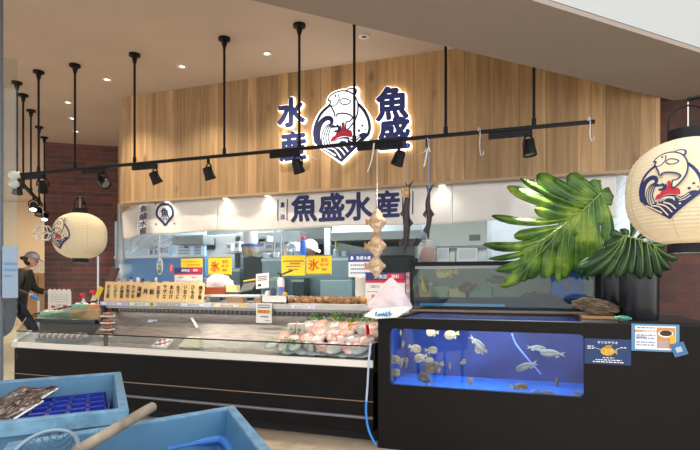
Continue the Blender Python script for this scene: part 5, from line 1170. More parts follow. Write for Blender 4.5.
def dark_fish(label, u, v0, v1, cut, w, fins, seed, tagged):
    k = TY / (CT + (u - 350) / F * ST) / F; p0 = PY(u, v0, TY); p1 = PY(u - (2 if tagged else 0), v1, TY); t = thing('hanging_fish', label, 'dried fish', p0)
    n = 12; P = [p0.lerp(p1, i / n) + V((.006 * math.sin(i * .9 + seed), 0, 0)) for i in range(n + 1)]
    R = [w * k * .5 * (.28 + .72 * math.sin(math.pi * min(1, (i / n) * cut + .06)) ** .8) * (1 if i < n else .25) for i in range(n + 1)]
    b = MB(); b.tube(P, R, 14, flat=.6); b.build('body', drk, t)
    for s, z, ln in fins:
        b = MB(); q = p0.lerp(p1, z); b.prism([q + V((s * w * k * .25, -.004, .03)), q + V((s * (w * k * .5 + ln * k), -.004, .05 if ln > 5 else -.02)), q + V((s * w * k * .3, -.004, -.05))], (0, .008, 0)); b.build('fin', drk, t, smooth=0)
    b = MB(); b.prism([p0 + V((-.006, -.003, -.02)), p0 + V((-.02, -.003, .06)), p0 + V((.004, -.003, .03)), p0 + V((.05, -.003, .07)), p0 + V((.008, -.003, -.02))], (0, .006, 0)); b.build('tail_fin', drk, t, smooth=0)
    b = MB(); cord(b, [V((XY(u, TY), TY, RT)), p0 + V((0, 0, .0))], .004); b.build('blue_cord', M('#7f96cf', .6), t)
    if tagged:
        q = p0 + V((-.012, -.03, -.03)); b = MB(); b.box(q + V((-.03, -.02, -.045)), q + V((.03, .01, .035))); b.tube([q + V((-.032, -.005, -.01)), q + V((.032, -.008, -.008))], .008, 6); b.build('straw_wrap', M('#c9a671', .8, var=.4, scale=40, bump=.5), t, smooth=0)
dark_fish('long dark dried fish with straw wrap hanging on blue cord', 407.5, 189, 253, .95, 12, ((1, .86, 6), (-1, .82, 2), (-1, .35, 1), (1, .5, 1)), 1, True)
dark_fish('slim dark dried fish on a cord between straw-wrapped fish and plain curtain', 428.5, 192, 240, .96, 9, ((1, .42, 1.5), (-1, .42, 1.5), (-1, .75, 1)), 2, False)
def shook(label, u, v, col='#c7ccd6'):
    x = XY(u, TY); p = PY(u, v, TY); zb = p.z
    b = MB(); b.tube(cr([V((x - .012, TY - .024, RT + .02)), V((x - .012, TY - .026, RT + .04)), V((x, TY - .024, RT + .045)), V((x + .002, TY - .026, RT)), V((x, TY - .024, (RT + zb) / 2)), V((x + .002, TY - .024, zb + .03)), V((x + .012, TY - .024, zb)), V((x + .026, TY - .024, zb + .008)), V((x + .03, TY - .024, zb + .03))], 5), .003, 8)
    return tag(b.build('hanging_hook', M(col, .25, .6), origin=V((x, TY, RT))), label, 'hook')
shook('metal hook hanging from the track right by the black lamp box', 480, 156); shook('metal hook hanging near the free end of the track', 589.5, 141.5)
def ribbon3(name, label, strips, col='#e8e6e2'):
    b = MB()
    for s in strips:
        P = cr([PY(u, v, TY - .022) for u, v in s], 5); n = len(P)
        L_ = [p + V((.007, 0, .002)) for p in P]; R_ = [p - V((.007, 0, .002)) for p in P]
        b.add(L_ + R_, [(i, i + 1, n + i + 1, n + i) for i in range(n - 1)])
    o = b.build(name, M(col, .7), smooth=60, origin=PY(strips[0][0][0], strips[0][0][1], TY - .022), solid=.002); return tag(o, label, 'ribbon')
ribbon3('white_tie', 'white paper tie knotted on the track above the slim dark fish', [[(426, 138), (427, 146), (424, 152), (416.5, 155)], [(426.5, 138), (427, 150), (424, 167)], [(427, 138), (428, 146), (430, 152)]])
ribbon3('loose_tie', 'loose white tie hanging under the track by the emblem point', [[(303, 154), (309, 155.5), (313, 157), (316, 159)]])
ribbon3('string_end', 'thin loose white string end beside the string of dried fish', [[(374, 143), (373, 152), (371, 162), (367.5, 172)]])
# wire ornament below the angled track
c = PD(43, 233, 7.6); t = thing('wire_ornament', 'white openwork ball ornament hanging beside the brick edge', 'ornament', c)
bm_ = bmesh.new(); bmesh.ops.create_icosphere(bm_, subdivisions=1, radius=.125)
bmesh.ops.dissolve_limit
b = MB(); b2 = MB(); vv = [v.co.copy() for v in bm_.verts]
for f in bm_.faces:   # dodecahedron struts join the centres of neighbouring faces
    pass
cen = {f.index: f.calc_center_median() for f in bm_.faces}; bm_.faces.ensure_lookup_table()
for e in bm_.edges:
    f0, f1 = e.link_faces; a_, b_ = cen[f0.index].normalized() * .125, cen[f1.index].normalized() * .125; b.tube([c + a_, c + b_], .008, 6)
bm_.free(); b.build('frame', WHITE, t)
b = MB(); b.tube([c + V((0, 0, .12)), V((c.x, c.y, TZ))], .003, 6); b.build('cord', WHITE, t)

# ------------------------------------------------------------------ notices above the counter, on a clear screen
SY = 5.14
o = MB().box((XY(118, SY), SY, LT - .05), (XY(404, SY), SY + .008, 1.56)).build('glass_screen', SCREEN, origin=(-2.8, SY, LT), smooth=0); tag(o, 'clear glass screen along the back of the fish counter holding notices', 'glass screen')
o2 = MB(); o2.box((XY(118, SY), SY - .02, 0), (XY(404, SY), SY + .03, LT - .05)); o2 = o2.build('screen_base', STEELD, o, smooth=0)
YE = M('#f6cf22', .5); inkr = M('#cc2418', .5)
def ice_sign(u0, v0, u1, v1, label):
    BLp, w, h = rect(u0, v0, u1, v1, SY - .01); it = []
    for k in range(9):
        for y0, y1 in ((0, .06), (.94, 1)):
            x = k / 9; it.append(('p', [(x, y0), (x + .055, y0), (x + .1, y1), (x + .045, y1)], tx))
    it += [('t', '氷', .3, .5, .62, inkr), ('t', '板氷', .74, .74, .2, inkr), ('t', '袋一杯', .74, .5, .16, inkr), ('t', '有料', .72, .26, .15, tx)]
    sheet('ice_sign', label, 'sign', BLp, w, h, YE, it, .004, group='yellow ice signs')
ice_sign(208.5, 257, 231.5, 275, 'yellow ice sign with red 氷 by the steel kitchen door')
ice_sign(306.5, 255, 331.5, 274.5, 'yellow ice sign with red 氷 below the white capped worker')
BLp, w, h = rect(281.5, 255.5, 305, 275.5, SY - .01)
sheet('yellow_notice', 'plain yellow notice with small lettering beside the second ice sign', 'notice', BLp, w, h, YE, [('l', .08, .66, .95, .78, 1, tx), ('r', .36, .55, .8, .64, M('#d8722c')), ('l', .2, .4, .8, .5, 1, tx), ('l', .3, .24, .7, .34, 1, tx)])
BLp, w, h = rect(181, 258.5, 202.5, 268.5, SY - .01)
sheet('yellow_notice', 'small yellow notice above the red and white price board', 'notice', BLp, w, h, M('#f0d32c', .5), [('l', .1, .6, .8, .75, 1, M('#b8862a')), ('r', .3, .3, .9, .42, M('#e08a3c'))])
def price_board(u0, v0, u1, v1, Y, label, red=True):
    BLp, w, h = rect(u0, v0, u1, v1, Y); it = [('r', 0, .74, 1, 1, M('#2a3470', .5)), ('t', '鮮魚加工', .45, .87, .15, WHT)]
    if red: it += [('r', .55, .78, .97, .96, M('#d62840')), ('t', '無料', .76, .87, .13, WHT), ('r', 0, .66, 1, .74, M('#d62840'))]
    it += [('t', '二枚おろし', .25, .54, .1, tx, .7), ('t', '三枚おろし', .72, .54, .1, tx, .7), ('r', .04, .36, .96, .38, M('#7a86b8')), ('t', '刺身', .25, .22, .13, inkr), ('l', .5, .12, .95, .3, 2, tx)]
    sheet('price_sign', label, 'sign', BLp, w, h, M('#efece8', .5), it)
price_board(174.5, 267.5, 202.5, 289, SY - .03, 'red and navy topped price board behind the last menu plates')
price_board(365.5, 272.5, 405, 303, 4.90, 'red and navy topped price board behind the puffed white bag')
BLp, w, h = rect(348.5, 254, 374.5, 277, SY - .01)
sheet('blue_notice', 'white notice with a navy heading next to the dried fish', 'notice', BLp, w, h, M('#e6e6ea', .5), [('r', 0, .66, 1, 1, M('#2b3f8c', .5)), ('t', '魚盛水産', .58, .83, .17, WHT), ('p', [(.08, .74), (.2, .78), (.16, .92), (.1, .9)], WHT), ('l', .08, .1, .92, .6, 3, M('#7c86a4'))])
o = MB().prism([PY(406, 273, 4.98), PY(409, 272, 4.98), V((XY(410, 4.98), 4.98, 1.016)), V((XY(406, 4.98), 4.98, 1.016))], (0, .03, 0)).build('red_label_box', M('#c23a44', .5, var=.5, scale=16, var2='#e6e0dc'), origin=PY(408, 300, 4.98)); tag(o, 'narrow red and white packet between price board and glass tank', 'packet')
c = PY(159.5, 266.5, 5.6)
t = thing('oval_plaque', 'white oval plaque with vertical black lettering hung against blue', 'plaque', c + V((0, 0, .1)))
b = MB(); k = 5.6 / .8 / F * 1.0; b.prism([c + V((3.6 * k * math.cos(i * .2618), 0, 8.2 * k * math.sin(i * .2618))) for i in range(24)], (0, .01, 0)); b.build('plate', M('#eeeae4', .5), t, smooth=0)
b = MB(); b.text('いちば', 4.2 * k, c + V((0, -.003, 0)), X3, Z3, bold=.03, vert=True); b.build('lettering', tx, t, smooth=0)
b = MB(); b.tube([c + V((0, .005, 8 * k)), c + V((0, .005, .95))], .003, 6); b.build('cord', WHITE, t)
BLp, w, h = rect(169, 264, 172.5, 272, SY - .01)
o = sheet('red_tag', 'tiny tilted red tag between oval plaque and price board', 'tag', BLp, w, h, M('#d8304c', .5), [('l', .25, .1, .75, .9, 4, WHT)], ux=V((1, 0, -.15)), uy=V((.15, 0, 1)))

# ------------------------------------------------------------------ kitchen behind
def kbox(name, label, cat, u0, v0, u1, v1, Y, depth, mat, bevel=.008, extra=None, zb=None):
    BLp, w, h = rect(u0, v0, u1, v1, Y); z1 = BLp.z + h; z0 = BLp.z if zb is None else zb
    t = thing(name, label, cat, (BLp.x + w / 2, Y + depth / 2, z0)); b = MB(); b.box((BLp.x, Y, z0), (BLp.x + w, Y + depth, z1)); b.build('body', mat, t, bevel=bevel, smooth=0)
    if extra: extra(t, BLp.x, w, z0, z1, Y)
    return t
def fr_extra(t, x, w, z0, z1, Y):
    d0 = z1 - .32
    b = MB(); b.box((x + .01, Y - .03, d0), (x + w - .01, Y - .002, z1 - .01)); b.build('vent_panel', M('#a2acaa', .35, .45), t, smooth=0, bevel=.005)
    b = MB(); b.box((x + w * .72, Y - .036, d0 + .06), (x + w * .90, Y - .031, d0 + .13)); b.build('display', M('#5c6668', .3), t, smooth=0)
    b = MB(); b.box((x, Y - .02, d0 - .045), (x + w, Y - .002, d0 - .012)); b.build('ledge', M('#6d7675', .4, .5), t, smooth=0)
    for i in range(2):
        a = x + w * (.01 + .495 * i); b = MB(); b.box((a, Y - .045, .9), (a + w * .485, Y - .002, d0 - .06)); dr = b.build('door', M('#b3bbb9', .32, .45, var=.06, scale=3), t, smooth=0, bevel=.006)
        b = MB(); hx = x + w * (.45 if i == 0 else .535); b.box((hx, Y - .075, 1.0), (hx + .025, Y - .046, 1.3)); hd = b.build('handle', M('#3c4244', .4), t, smooth=0); hd.parent = dr
kbox('refrigerator', 'tall stainless kitchen refrigerator behind the glass tank', 'refrigerator', 426, 219, 487, 300, 6.1, .75, M('#a9b3b2', .35, .45, var=.08, scale=3), extra=fr_extra, zb=0)
FYY = 6.04
for u0, u1, lab in ((437, 449, 'narrow white paper taped on the first refrigerator door'), (457, 477.5, 'wider white paper taped on the second refrigerator door')):
    BLp, w, h = rect(u0, 248, u1, 261.5, FYY); sheet('door_paper', lab, 'paper', BLp, w, h, M('#dfe5ea', .6), [('l', .1, .2, .9, .9, 5, M('#a9b4c0'))], .002)
c = PY(427, 253, 5.95); t = thing('hanging_bag', 'clear bag of reddish food hung before the refrigerator', 'bag', c)
b = MB(); b.ball(c + V((0, 0, -.03)), (.09, .05, .10), 18, 12, fn=lambda d: 1 + .15 * mnoise.noise(d * 3)); b.build('contents', M('#a8604c', .4, var=.3, scale=20), t)
b = MB(); b.ball(c + V((0, 0, .03)), (.11, .06, .2), 18, 12, fn=lambda d: (1 + .2 * mnoise.noise(d * 3)) * (1 if d.z < .2 else 1 - .5 * (d.z - .2))); b.build('film', film_mat('bag_clear', '#e4e4e4', .3, .2), t)
# hood over the stove
xa_, xb_ = XY(331, 6.2), XY(421, 6.2); z0 = PY(360, 240, 6.2).z; t = thing('range_hood', 'wide stainless range hood with a pale lower edge', 'range hood', ((xa_ + xb_) / 2, 6.6, z0))
b = MB(); b.prism([(xa_, 6.2, z0), (xa_, 6.2, z0 + .10), (xa_, 6.6, z0 + .55), (xa_, 7.3, z0 + .55), (xa_, 7.3, z0)], (xb_ - xa_, 0, 0)); b.build('canopy', M('#9aa6aa', .5, .2), t, smooth=0)
b = MB(); b.box((xa_ + .06, 6.25, z0 - .02), (xb_ - .06, 7.25, z0 - .001)); b.build('filter', M('#3b4142', .5, .4), t, smooth=0)
kbox('dark_backsplash', 'dark panel on the back wall under the range hood', 'panel', 283, 226, 415, 300, 7.9, .05, M('#5d6461', .5, .1, var=.15, scale=2), zb=0)
kbox('dark_shelf', 'long dark shelf across the back wall behind the worker', 'shelf', 283, 239, 330, 245, 7.6, .28, M('#2a2e2e', .6))
def rack_extra(t, x, w, z0, z1, Y):
    b = MB()
    for i in range(12): b.box((x + w * i / 12 + .004, Y - .02, z1 + .001), (x + w * i / 12 + .014, Y + .3, z1 + .02))
    b.build('bars', BLACK, t, smooth=0)
kbox('black_stove', 'black stove top with bars next to the glass tank', 'stove', 378, 257, 410, 300, 5.7, .45, M('#1d1f21', .4, .3), extra=rack_extra, zb=0)
# back wall furniture towards the brick
def door_extra(t, x, w, z0, z1, Y):
    b = MB(); r = PY(209.5, 243.5, Y); b.prism(rrect(r.x - .11, r.x + .11, r.z - .1, r.z + .1, .04, Y - .012), (0, .01, 0)); b.build('window', M('#22282a', .15), t, smooth=0)
    b = MB(); b.box((x + w - .05, Y - .05, 1.0), (x + w - .025, Y - .002, 1.25)); b.build('handle', CHROME, t, smooth=0)
kbox('kitchen_door', 'stainless kitchen door with a small dark rounded window', 'door', 196, 235, 235, 330, 7.0, .06, M('#b9c1c3', .4, .3, var=.06, scale=2), extra=door_extra, zb=0)
kbox('door_frame', 'dark vertical door edge beside the stainless kitchen door', 'frame', 235.5, 236, 238, 330, 6.98, .08, M('#2d3436', .5), zb=0)
kbox('steel_duct', 'grey steel box high above the blue wall panels', 'duct', 172, 235, 203, 244.5, 6.6, .3, M('#8f999a', .4, .3))
kbox('dark_cabinet', 'dark grey slatted cabinet behind the tool tray', 'cabinet', 243, 257, 262, 300, 6.3, .4, M('#3e464a', .45, .2, var=.2, scale=5), zb=0)
def slicer(t, x, w, z0, z1, Y):
    b = MB(); b.box((x, Y - .02, z1 - .05), (x + w, Y - .001, z1 - .02)); b.build('edge', STEELW, t, smooth=0)
kbox('steel_counter', 'pale steel kitchen unit behind the yellow notices', 'counter', 262, 257, 352, 300, 6.2, .25, M('#8ea0ac', .35, .4, var=.1, scale=3), zb=0, extra=slicer)
kbox('pale_bin', 'pale blue-white plastic bin below the second ice sign', 'bin', 320, 280, 352, 300, 5.9, .25, M('#b8cfe0', .4), zb=0)
kbox('grey_shelf_unit', 'grey steel shelf unit behind the ice machine', 'shelf unit', 237, 232, 300, 256.5, 7.2, .35, M('#7d888b', .45, .3, var=.2, scale=4), zb=1.35)
# machine with basket and white cover
c = PY(250, 257, 6.3); c.z = PY(250, 256.5, 6.3).z
t = thing('ice_shaver', 'white kitchen machine with a woven bowl and blue band', 'machine', c); k = 6.3 / (CT - .192 * ST) / F
b = MB(); b.lathe([(6 * k, 0), (8 * k, 5 * k), (8.6 * k, 9 * k), (8.2 * k, 9.5 * k)], c, 24); b.build('bowl', M('#a99c88', .6, var=.3, scale=30), t)
b = MB(); b.lathe([(8.9 * k, 9.5 * k), (8.9 * k, 12 * k), (6 * k, 12.6 * k)], c, 24); b.build('band', M('#47609c', .5, var=.3, scale=14), t)
b = MB(); b.lathe([(6.5 * k, 12.6 * k), (7.4 * k, 16 * k), (7 * k, 26 * k), (3 * k, 27 * k)], c, 20); b.build('cover', M('#dfe4ea', .4), t)
rr = random.Random(9)
cols = ['#e4e7e8', '#d5dadd', '#c7ced2', '#eef0f0', '#b9c0c4', '#dcd6cc']
for i, (u, v, w_, h_) in enumerate(((264, 246, 9, 12), (272, 250, 9, 8), (281, 247, 10, 9), (240, 246, 6, 10), (266, 238, 10, 6), (289, 249, 7, 7), (232, 250, 5, 8), (295, 244, 6, 9))):
    c = PY(u, v, 6.75); k = 6.75 / .89 / F; c.z = PY(u, 252 if i != 4 else 242.5, 6.75).z + .006 + h_ * k / 2; b = MB(); b.cbox(c, (w_ * k, .18, h_ * k)); b.cbox(c + V((0, -.092, h_ * k * .1)), (w_ * k * .7, .004, h_ * k * .4), 1); o = b.build('kitchen_box', [M(cols[i % 6], .5), M('#9aa5ab', .5)], origin=c - V((0, 0, h_ * k / 2)), bevel=.006)
    tag(o, ['white box on the kitchen rack above the dark cabinet', 'low white box on the kitchen rack beside the rack post', 'pale box between rack post and fan on the kitchen rack', 'white box between the door edge and the woven bowl', 'white box up under the curtain hem beside the machine cover', 'small white box next to the blue canister on the rack', 'small pale box close to the kitchen door edge', 'pale box just behind the blue canister'][i], 'box', None)
o = MB()
for u in (275, 281.5): o.tube([PY(u, 226, 6.62), V((XY(u, 6.62), 6.62, 0))], .012, 8)
za = PY(265, 252, 6.75).z; zb2 = PY(266, 242.5, 6.75).z; o.box((XY(226, 6.75), 6.64, za - .012), (XY(300, 6.75), 6.86, za)); o.box((XY(256, 6.75), 6.64, zb2 - .012), (XY(290, 6.75), 6.86, zb2)); o = o.build('kitchen_rack', STEEL, origin=V((XY(281, 6.62), 6.62, 0))); tag(o, 'thin steel kitchen rack beside the blue canister', 'rack')
c = PY(293.5, 256.6, 6.36); t = thing('small_fan', 'small grey fan on the steel kitchen unit', 'fan', c); k = 6.05 / .9 / F
b = MB(); b.lathe([(2.6 * k, 0), (2.4 * k, 1 * k), (.6 * k, 1.5 * k), (.6 * k, 7 * k)], c, 14); b.build('stand', M('#4a5056', .5), t)
b = MB(); T = Matrix.Translation(c + V((0, -.03, 9 * k))) @ Matrix.Rotation(math.pi / 2, 4, 'X'); b.lathe([(4.4 * k, -.02), (4.6 * k, 0), (4.4 * k, .02), (4.1 * k, .02), (4.1 * k, -.02), (4.4 * k, -.02)], (0, 0, 0), 24, 0, T, False); b.build('guard', M('#c4cdd6', .4), t)
b = MB()
for i in range(4):
    a = i * math.pi / 2; b.add([T @ V((r * math.cos(a + o_), r * math.sin(a + o_), z_)) for r, o_, z_ in ((.5 * k, 0, -.008), (4 * k, -.3, -.012), (4 * k, .45, .012), (.5 * k, .5, .008))], [(0, 1, 2, 3)])
b.build('blades', M('#9fb7cc', .4), t, smooth=0, solid=.003)
c = PY(303, 256.6, 6.33); k = 6.33 / .915 / F; t = thing('gas_canister', 'tall bright blue canister with a red top beside the worker', 'canister', c)
b = MB(); b.lathe([(2.8 * k, 0), (2.9 * k, .4 * k), (2.9 * k, 15 * k), (2.3 * k, 16 * k)], c, 18); b.build('body', M('#2470d0', .4), t)
b = MB(); b.lathe([(2.4 * k, 16 * k), (2.4 * k, 19 * k), (1.6 * k, 20.4 * k)], c, 16); b.build('top', M('#c8324e', .4), t)
c = PY(336, 256.6, 6.33); k = 6.33 / .94 / F; t = thing('dish_bottle', 'clear bottle with a yellow-green neck right of the worker', 'bottle', c)
b = MB(); b.lathe([(3 * k, 0), (3.2 * k, 2 * k), (3 * k, 6 * k), (1.2 * k, 8 * k)], c, 16); b.build('bottle', film_mat('pale_bottle', '#b8c8d8', .7, .2), t)
b = MB(); b.lathe([(1.0 * k, 8 * k), (1.1 * k, 15 * k), (.8 * k, 16 * k)], c, 12); b.build('neck', M('#b7c83a', .4), t)
kbox('steel_pillar', 'slim pale steel upright beside the yellow-necked bottle', 'upright', 324, 228, 330, 258, 7.3, .06, M('#b5bdbf', .4, .3), zb=0)
kbox('wall_phone', 'dark box on the wall behind the yellow-necked bottle', 'phone', 330.5, 245, 335.5, 256, 7.0, .06, M('#2b3034', .4))
for i, (u0, v0, u1, v1, lab) in enumerate(((148, 243.5, 159, 256, 'white notice with blue writing on the kitchen wall, nearest the corner'), (160, 244, 169, 256, 'white notice with drawn signs on the kitchen wall, second from the corner'), (177, 245, 190.5, 256.5, 'pale blue framed notice on the kitchen wall above the yellow notice'), (193.5, 245, 201.5, 256.5, 'plain pale blue notice next to the kitchen door'))):
    BLp, w, h = rect(u0, v0, u1, v1, 6.9); it = [('l', .1, .15, .9, .9, 3, M('#7f98b8'))] if i != 1 else [('t', '禁煙', .45, .5, .5, M('#6a86b4'))]
    if i == 0: it = [('v', '注意', .3, .5, .4, M('#6a86b4')), ('v', '手洗', .72, .5, .4, M('#6a86b4'))]
    if i == 2: it.append(('r', .55, .72, .8, .95, M('#3d78d0')))
    sheet('wall_notice', lab, 'notice', BLp, w, h, M('#d4e2ee', .5), it, .003, group='notices on the kitchen wall')
# more kitchen things seen between the notices
def pan(name, label, cat, u, v, Y, prof, col, k_=None, rough=.4, metal=0.):
    c = PY(u, v, Y); k = Y / (CT + (u - 350) / F * ST) / F
    return tag(MB().lathe([(r * k, z * k) for r, z in prof], c, 20).build(name, M(col, rough, metal), origin=c), label, cat)
zc_ = PY(300, 257, 6.3).z
for i, (u, prof, col, lab, nm, ct) in enumerate(((268, [(5, 0), (5.5, 4), (5.2, 4.3)], '#c4cacc', 'shallow steel pan on the steel unit above the yellow notice', 'steel_pan', 'pan'), (276, [(3, 0), (4, 5), (3.7, 5.2)], '#e2e2de', 'white bowl on the steel unit beside the shallow pan', 'white_bowl', 'bowl'), (286, [(2.2, 0), (2.4, 6), (1.2, 8), (1.1, 9)], '#d5c9b4', 'cream jar on the steel unit before the small fan', 'jar', 'jar'), (345, [(3.5, 0), (3.8, 6), (3.5, 6.2)], '#9fb2bf', 'bluish steel pot on the unit near the navy headed notice', 'steel_pot', 'pot'))):
    pan(nm, lab, ct, u, 257.5 if i < 3 else 257.5, 6.32, prof, col, metal=.3)
for i, (u0, u1, v0, v1, Y, col, lab) in enumerate(((205, 216, 276, 290, 6.6, '#5b6468', 'dark steel cart under the first ice sign'), (222, 240, 268, 292, 6.5, '#77838a', 'grey steel table between ice sign and dark cabinet'), (270, 280, 277, 292, 6.0, '#a9b6be', 'pale steel drawer block below the plain yellow notice'), (292, 304, 278, 292, 6.0, '#4e5a62', 'dark appliance below the plain yellow notice beside the bin'), (352, 364, 256, 275, 6.5, '#7f8d95', 'grey steel upright box behind the navy headed notice'))):
    kbox('kitchen_unit', lab, 'unit', u0, v0, u1, v1, Y, .2, M(col, .4, .3), zb=0, extra=slicer)
# plastic sheets at the corner
fl = film_mat('plastic_sheet', '#b9c2c6', .55, .25)
p0, p1 = PY(121, 250, 6.4), PY(176, 246, 6.2); b = MB()
def drape(i, j):
    p = p0.lerp(p1, i); zt = PY(150, 236, 6.3).z; zb_ = PY(150, 255 - 14 * i, 6.3).z + .02 * math.sin(i * 20)
    return V((p.x, p.y - .05 * math.sin(i * 31) * j - .04 * math.sin(i * 13 + j * 4), zt + (zb_ - zt) * j))
b.grid(drape, 60, 10); o = b.build('hanging_plastic_sheet', fl, smooth=80, origin=V(((p0.x + p1.x) / 2, 6.3, 1.9))); tag(o, 'gathered clear plastic sheet under the crested curtain', 'plastic sheet')
q0 = PD(116.8, 281, 6.62); q1 = PD(122.5, 281, 6.55)
b = MB()
def drape2(i, j):
    u = 117.5 + (4 + 5.5 * j) * i - 2.5 * j * (1 - i); p = PD(u, 281, 6.60 + .04 * math.sin(i * 9)); return V((p.x, p.y, 2.28 + (1.22 - 2.28) * j))
b.grid(drape2, 14, 16); o = b.build('hanging_plastic_sheet', film_mat('plastic_sheet_b', '#a6acb0', .8, .3), smooth=80, origin=V((q0.x, q0.y, 1.22))); tag(o, 'grey clear plastic strip hanging down at the brick corner', 'plastic sheet')
b = MB(); c = PY(116, 281, 5.6); b.tube([V((XY(98, 5.4), 5.4, 0)), PY(98, 256, 5.4)], .012, 8); o = b.build('thin_post', STEELW, origin=V((XY(98, 5.4), 5.4, 0))); tag(o, 'thin pale metal post in front of the brick below the lantern', 'post')

# ------------------------------------------------------------------ people
def skin_mesh(name, pts, edges, rad, mat, parent, sub=2, root=0):
    me = bpy.data.meshes.new(name); o0 = V(parent['_w']); me.from_pydata([tuple(V(p) - o0) for p in pts], edges, []); me.update()
    ob = bpy.data.objects.new(name, me); COL.objects.link(ob)
    sk = ob.modifiers.new('skin', 'SKIN'); sk.use_smooth_shade = True
    if not me.skin_vertices: bpy.context.view_layer.objects.active = ob
    for i, r in enumerate(rad):
        sv = me.skin_vertices[0].data[i]; sv.radius = (r, r) if not isinstance(r, tuple) else r; sv.use_root = i == root
    ss = ob.modifiers.new('smooth', 'SUBSURF'); ss.levels = sub; ss.render_levels = sub
    dg = bpy.context.evaluated_depsgraph_get(); dg.update(); ev = ob.evaluated_get(dg); m2 = bpy.data.meshes.new_from_object(ev)
    bpy.data.objects.remove(ob); m2.name = name; m2.materials.clear(); m2.materials.append(mat); m2.polygons.foreach_set('use_smooth', [True] * len(m2.polygons)); m2.polygons.foreach_set('material_index', [0] * len(m2.polygons))
    ob = bpy.data.objects.new(name, m2); COL.objects.link(ob); ob.parent = parent; ob['_w'] = tuple(o0)
    return ob
skinm = M('#c99c7e', .55)
def person(label, base, fwd, pose, cloth, H=1.68, legs=True, cap='#8f8b92', hair=True, gloves=None, mark=False, trous='#1d2430'):
    f = V((fwd[0], fwd[1], 0)).normalized(); l = V((-f.y, f.x, 0)); s = H / 1.70
    def P(a, b_, c): return base + f * a * s + l * b_ * s + Z3 * c * s
    t = thing('person', label, 'person', base)
    lean = pose.get('lean', 0)
    pel = P(0, 0, .93); wst = P(.03 + lean * .3, 0, 1.08); chs = P(.05 + lean * .7, 0, 1.28); nck = P(.07 + lean, 0, 1.44); hd0 = P(.10 + lean * 1.05, 0, 1.49); hd = P(.13 + lean * 1.1, 0, 1.60)
    pts = [pel, wst, chs, nck, hd0]; E_ = [(0, 1), (1, 2), (2, 3), (3, 4)]; R_ = [.12, .115, .125, .055, .05]
    J = {}
    for sd, n in ((1, 'L'), (-1, 'R')):
        sh = P(.05 + lean * .95, sd * .17, 1.40); el = P(*pose['el' + n]); wr = P(*pose['wr' + n]); i0 = len(pts)
        pts += [sh, el, wr]; E_ += [(2, i0), (i0, i0 + 1), (i0 + 1, i0 + 2)]; R_ += [.062, .043, .03]; J['sh' + n], J['el' + n], J['wr' + n] = sh, el, wr
        d = (wr - el).normalized(); pm = wr + d * .055 * s; i1 = len(pts); pts.append(pm); E_.append((i0 + 2, i1)); R_.append((.038, .022))
        for q in range(4):
            a = pm + l * (.022 - .0145 * q) * s; b1 = a + d * (.035 + .006 * (q in (1, 2))) * s; b2 = b1 + (d * .6 - Z3 * .5).normalized() * .032 * s
            i2 = len(pts); pts += [b1, b2]; E_ += [(i1, i2), (i2, i2 + 1)]; R_ += [.0095, .0075]
        i2 = len(pts); pts += [wr + d * .04 * s + l * .035 * sd * -1 * s, wr + d * .075 * s + l * .05 * sd * -1 * s]; E_ += [(i0 + 2, i2), (i2, i2 + 1)]; R_ += [.011, .009]
        if legs:
            hp = P(0, sd * .09, .90); kn = P(*pose['kn' + n]); an = P(*pose['an' + n]); to = P(*pose['to' + n]); i3 = len(pts); pts += [hp, kn, an, to]; E_ += [(0, i3), (i3, i3 + 1), (i3 + 1, i3 + 2), (i3 + 2, i3 + 3)]; R_ += [.085, .055, .038, .03]
            J['hp' + n], J['kn' + n], J['an' + n], J['to' + n] = hp, kn, an, to
    R_ = [tuple(x * s for x in r) if isinstance(r, tuple) else r * s for r in R_]
    body = skin_mesh('body', pts, E_, R_, skinm, t)
    # head with brow, nose, chin and ears in one surface
    fl_ = (f + Z3 * pose.get('nod', -.25)).normalized(); sx = l; up = sx.cross(fl_) * -1
    if up.z < 0: up = -up
    T = Matrix((( fl_.x, sx.x, up.x, hd.x), (fl_.y, sx.y, up.y, hd.y), (fl_.z, sx.z, up.z, hd.z), (0, 0, 0, 1)))
    b = MB()
    def hf(d):
        k = 1.
        if d.x > .5: k += .16 * math.exp(-((d.y / .16) ** 2 + ((d.z + .12) / .14) ** 2)) - .05 * math.exp(-(((abs(d.y) - .3) / .14) ** 2 + ((d.z - .1) / .1) ** 2)) + .03 * math.exp(-((d.y / .3) ** 2 + ((d.z + .48) / .1) ** 2))
        if d.z < -.2: k *= 1 - .16 * abs(d.y) * (-d.z)
        if abs(d.y) > .9 and abs(d.x) < .3 and abs(d.z) < .3: k += .10
        return k
    b.ball((0, 0, 0), (.098 * s, .078 * s, .118 * s), 32, 24, 0, hf, T); b.build('head', skinm, t, smooth=180)
    b = MB()
    for sd in (-1, 1): b.ball((.088 * s, sd * .028 * s, .012 * s), (.008, .012, .007), 8, 6, 0, None, T)
    b.box((.088 * s, -.022 * s, -.058 * s), (.094 * s, .022 * s, -.052 * s), 1, T); b.build('face_features', [M('#1c1412', .3), M('#9a5a50', .5)], t)
    if hair:
        b = MB(); b.ball((-.012 * s, 0, .004 * s), (.102 * s, .083 * s, .108 * s), 22, 16, 0, lambda d: 1. if not (d.x > .35 and d.z < .55) else .8, T); b.ball((-.115 * s, 0, -.01 * s), (.05 * s, .03 * s, .032 * s), 12, 8, 0, None, T); b.build('hair', M('#1b1614', .6), t)
    b = MB(); b.ball((0, 0, .03 * s), (.11 * s, .09 * s, .105 * s), 24, 16, 0, lambda d: 1. if d.z > 0 else max(.2, 1 + d.z * 2.2), T)
    b.prism([T @ V((x * s, y * s, z * s)) for x, y, z in ((.07, -.075, .035), (.13, -.06, .028), (.175, 0, .018), (.13, .06, .028), (.07, .075, .035))], up * .008); b.build('cap', M(cap, .7), t)
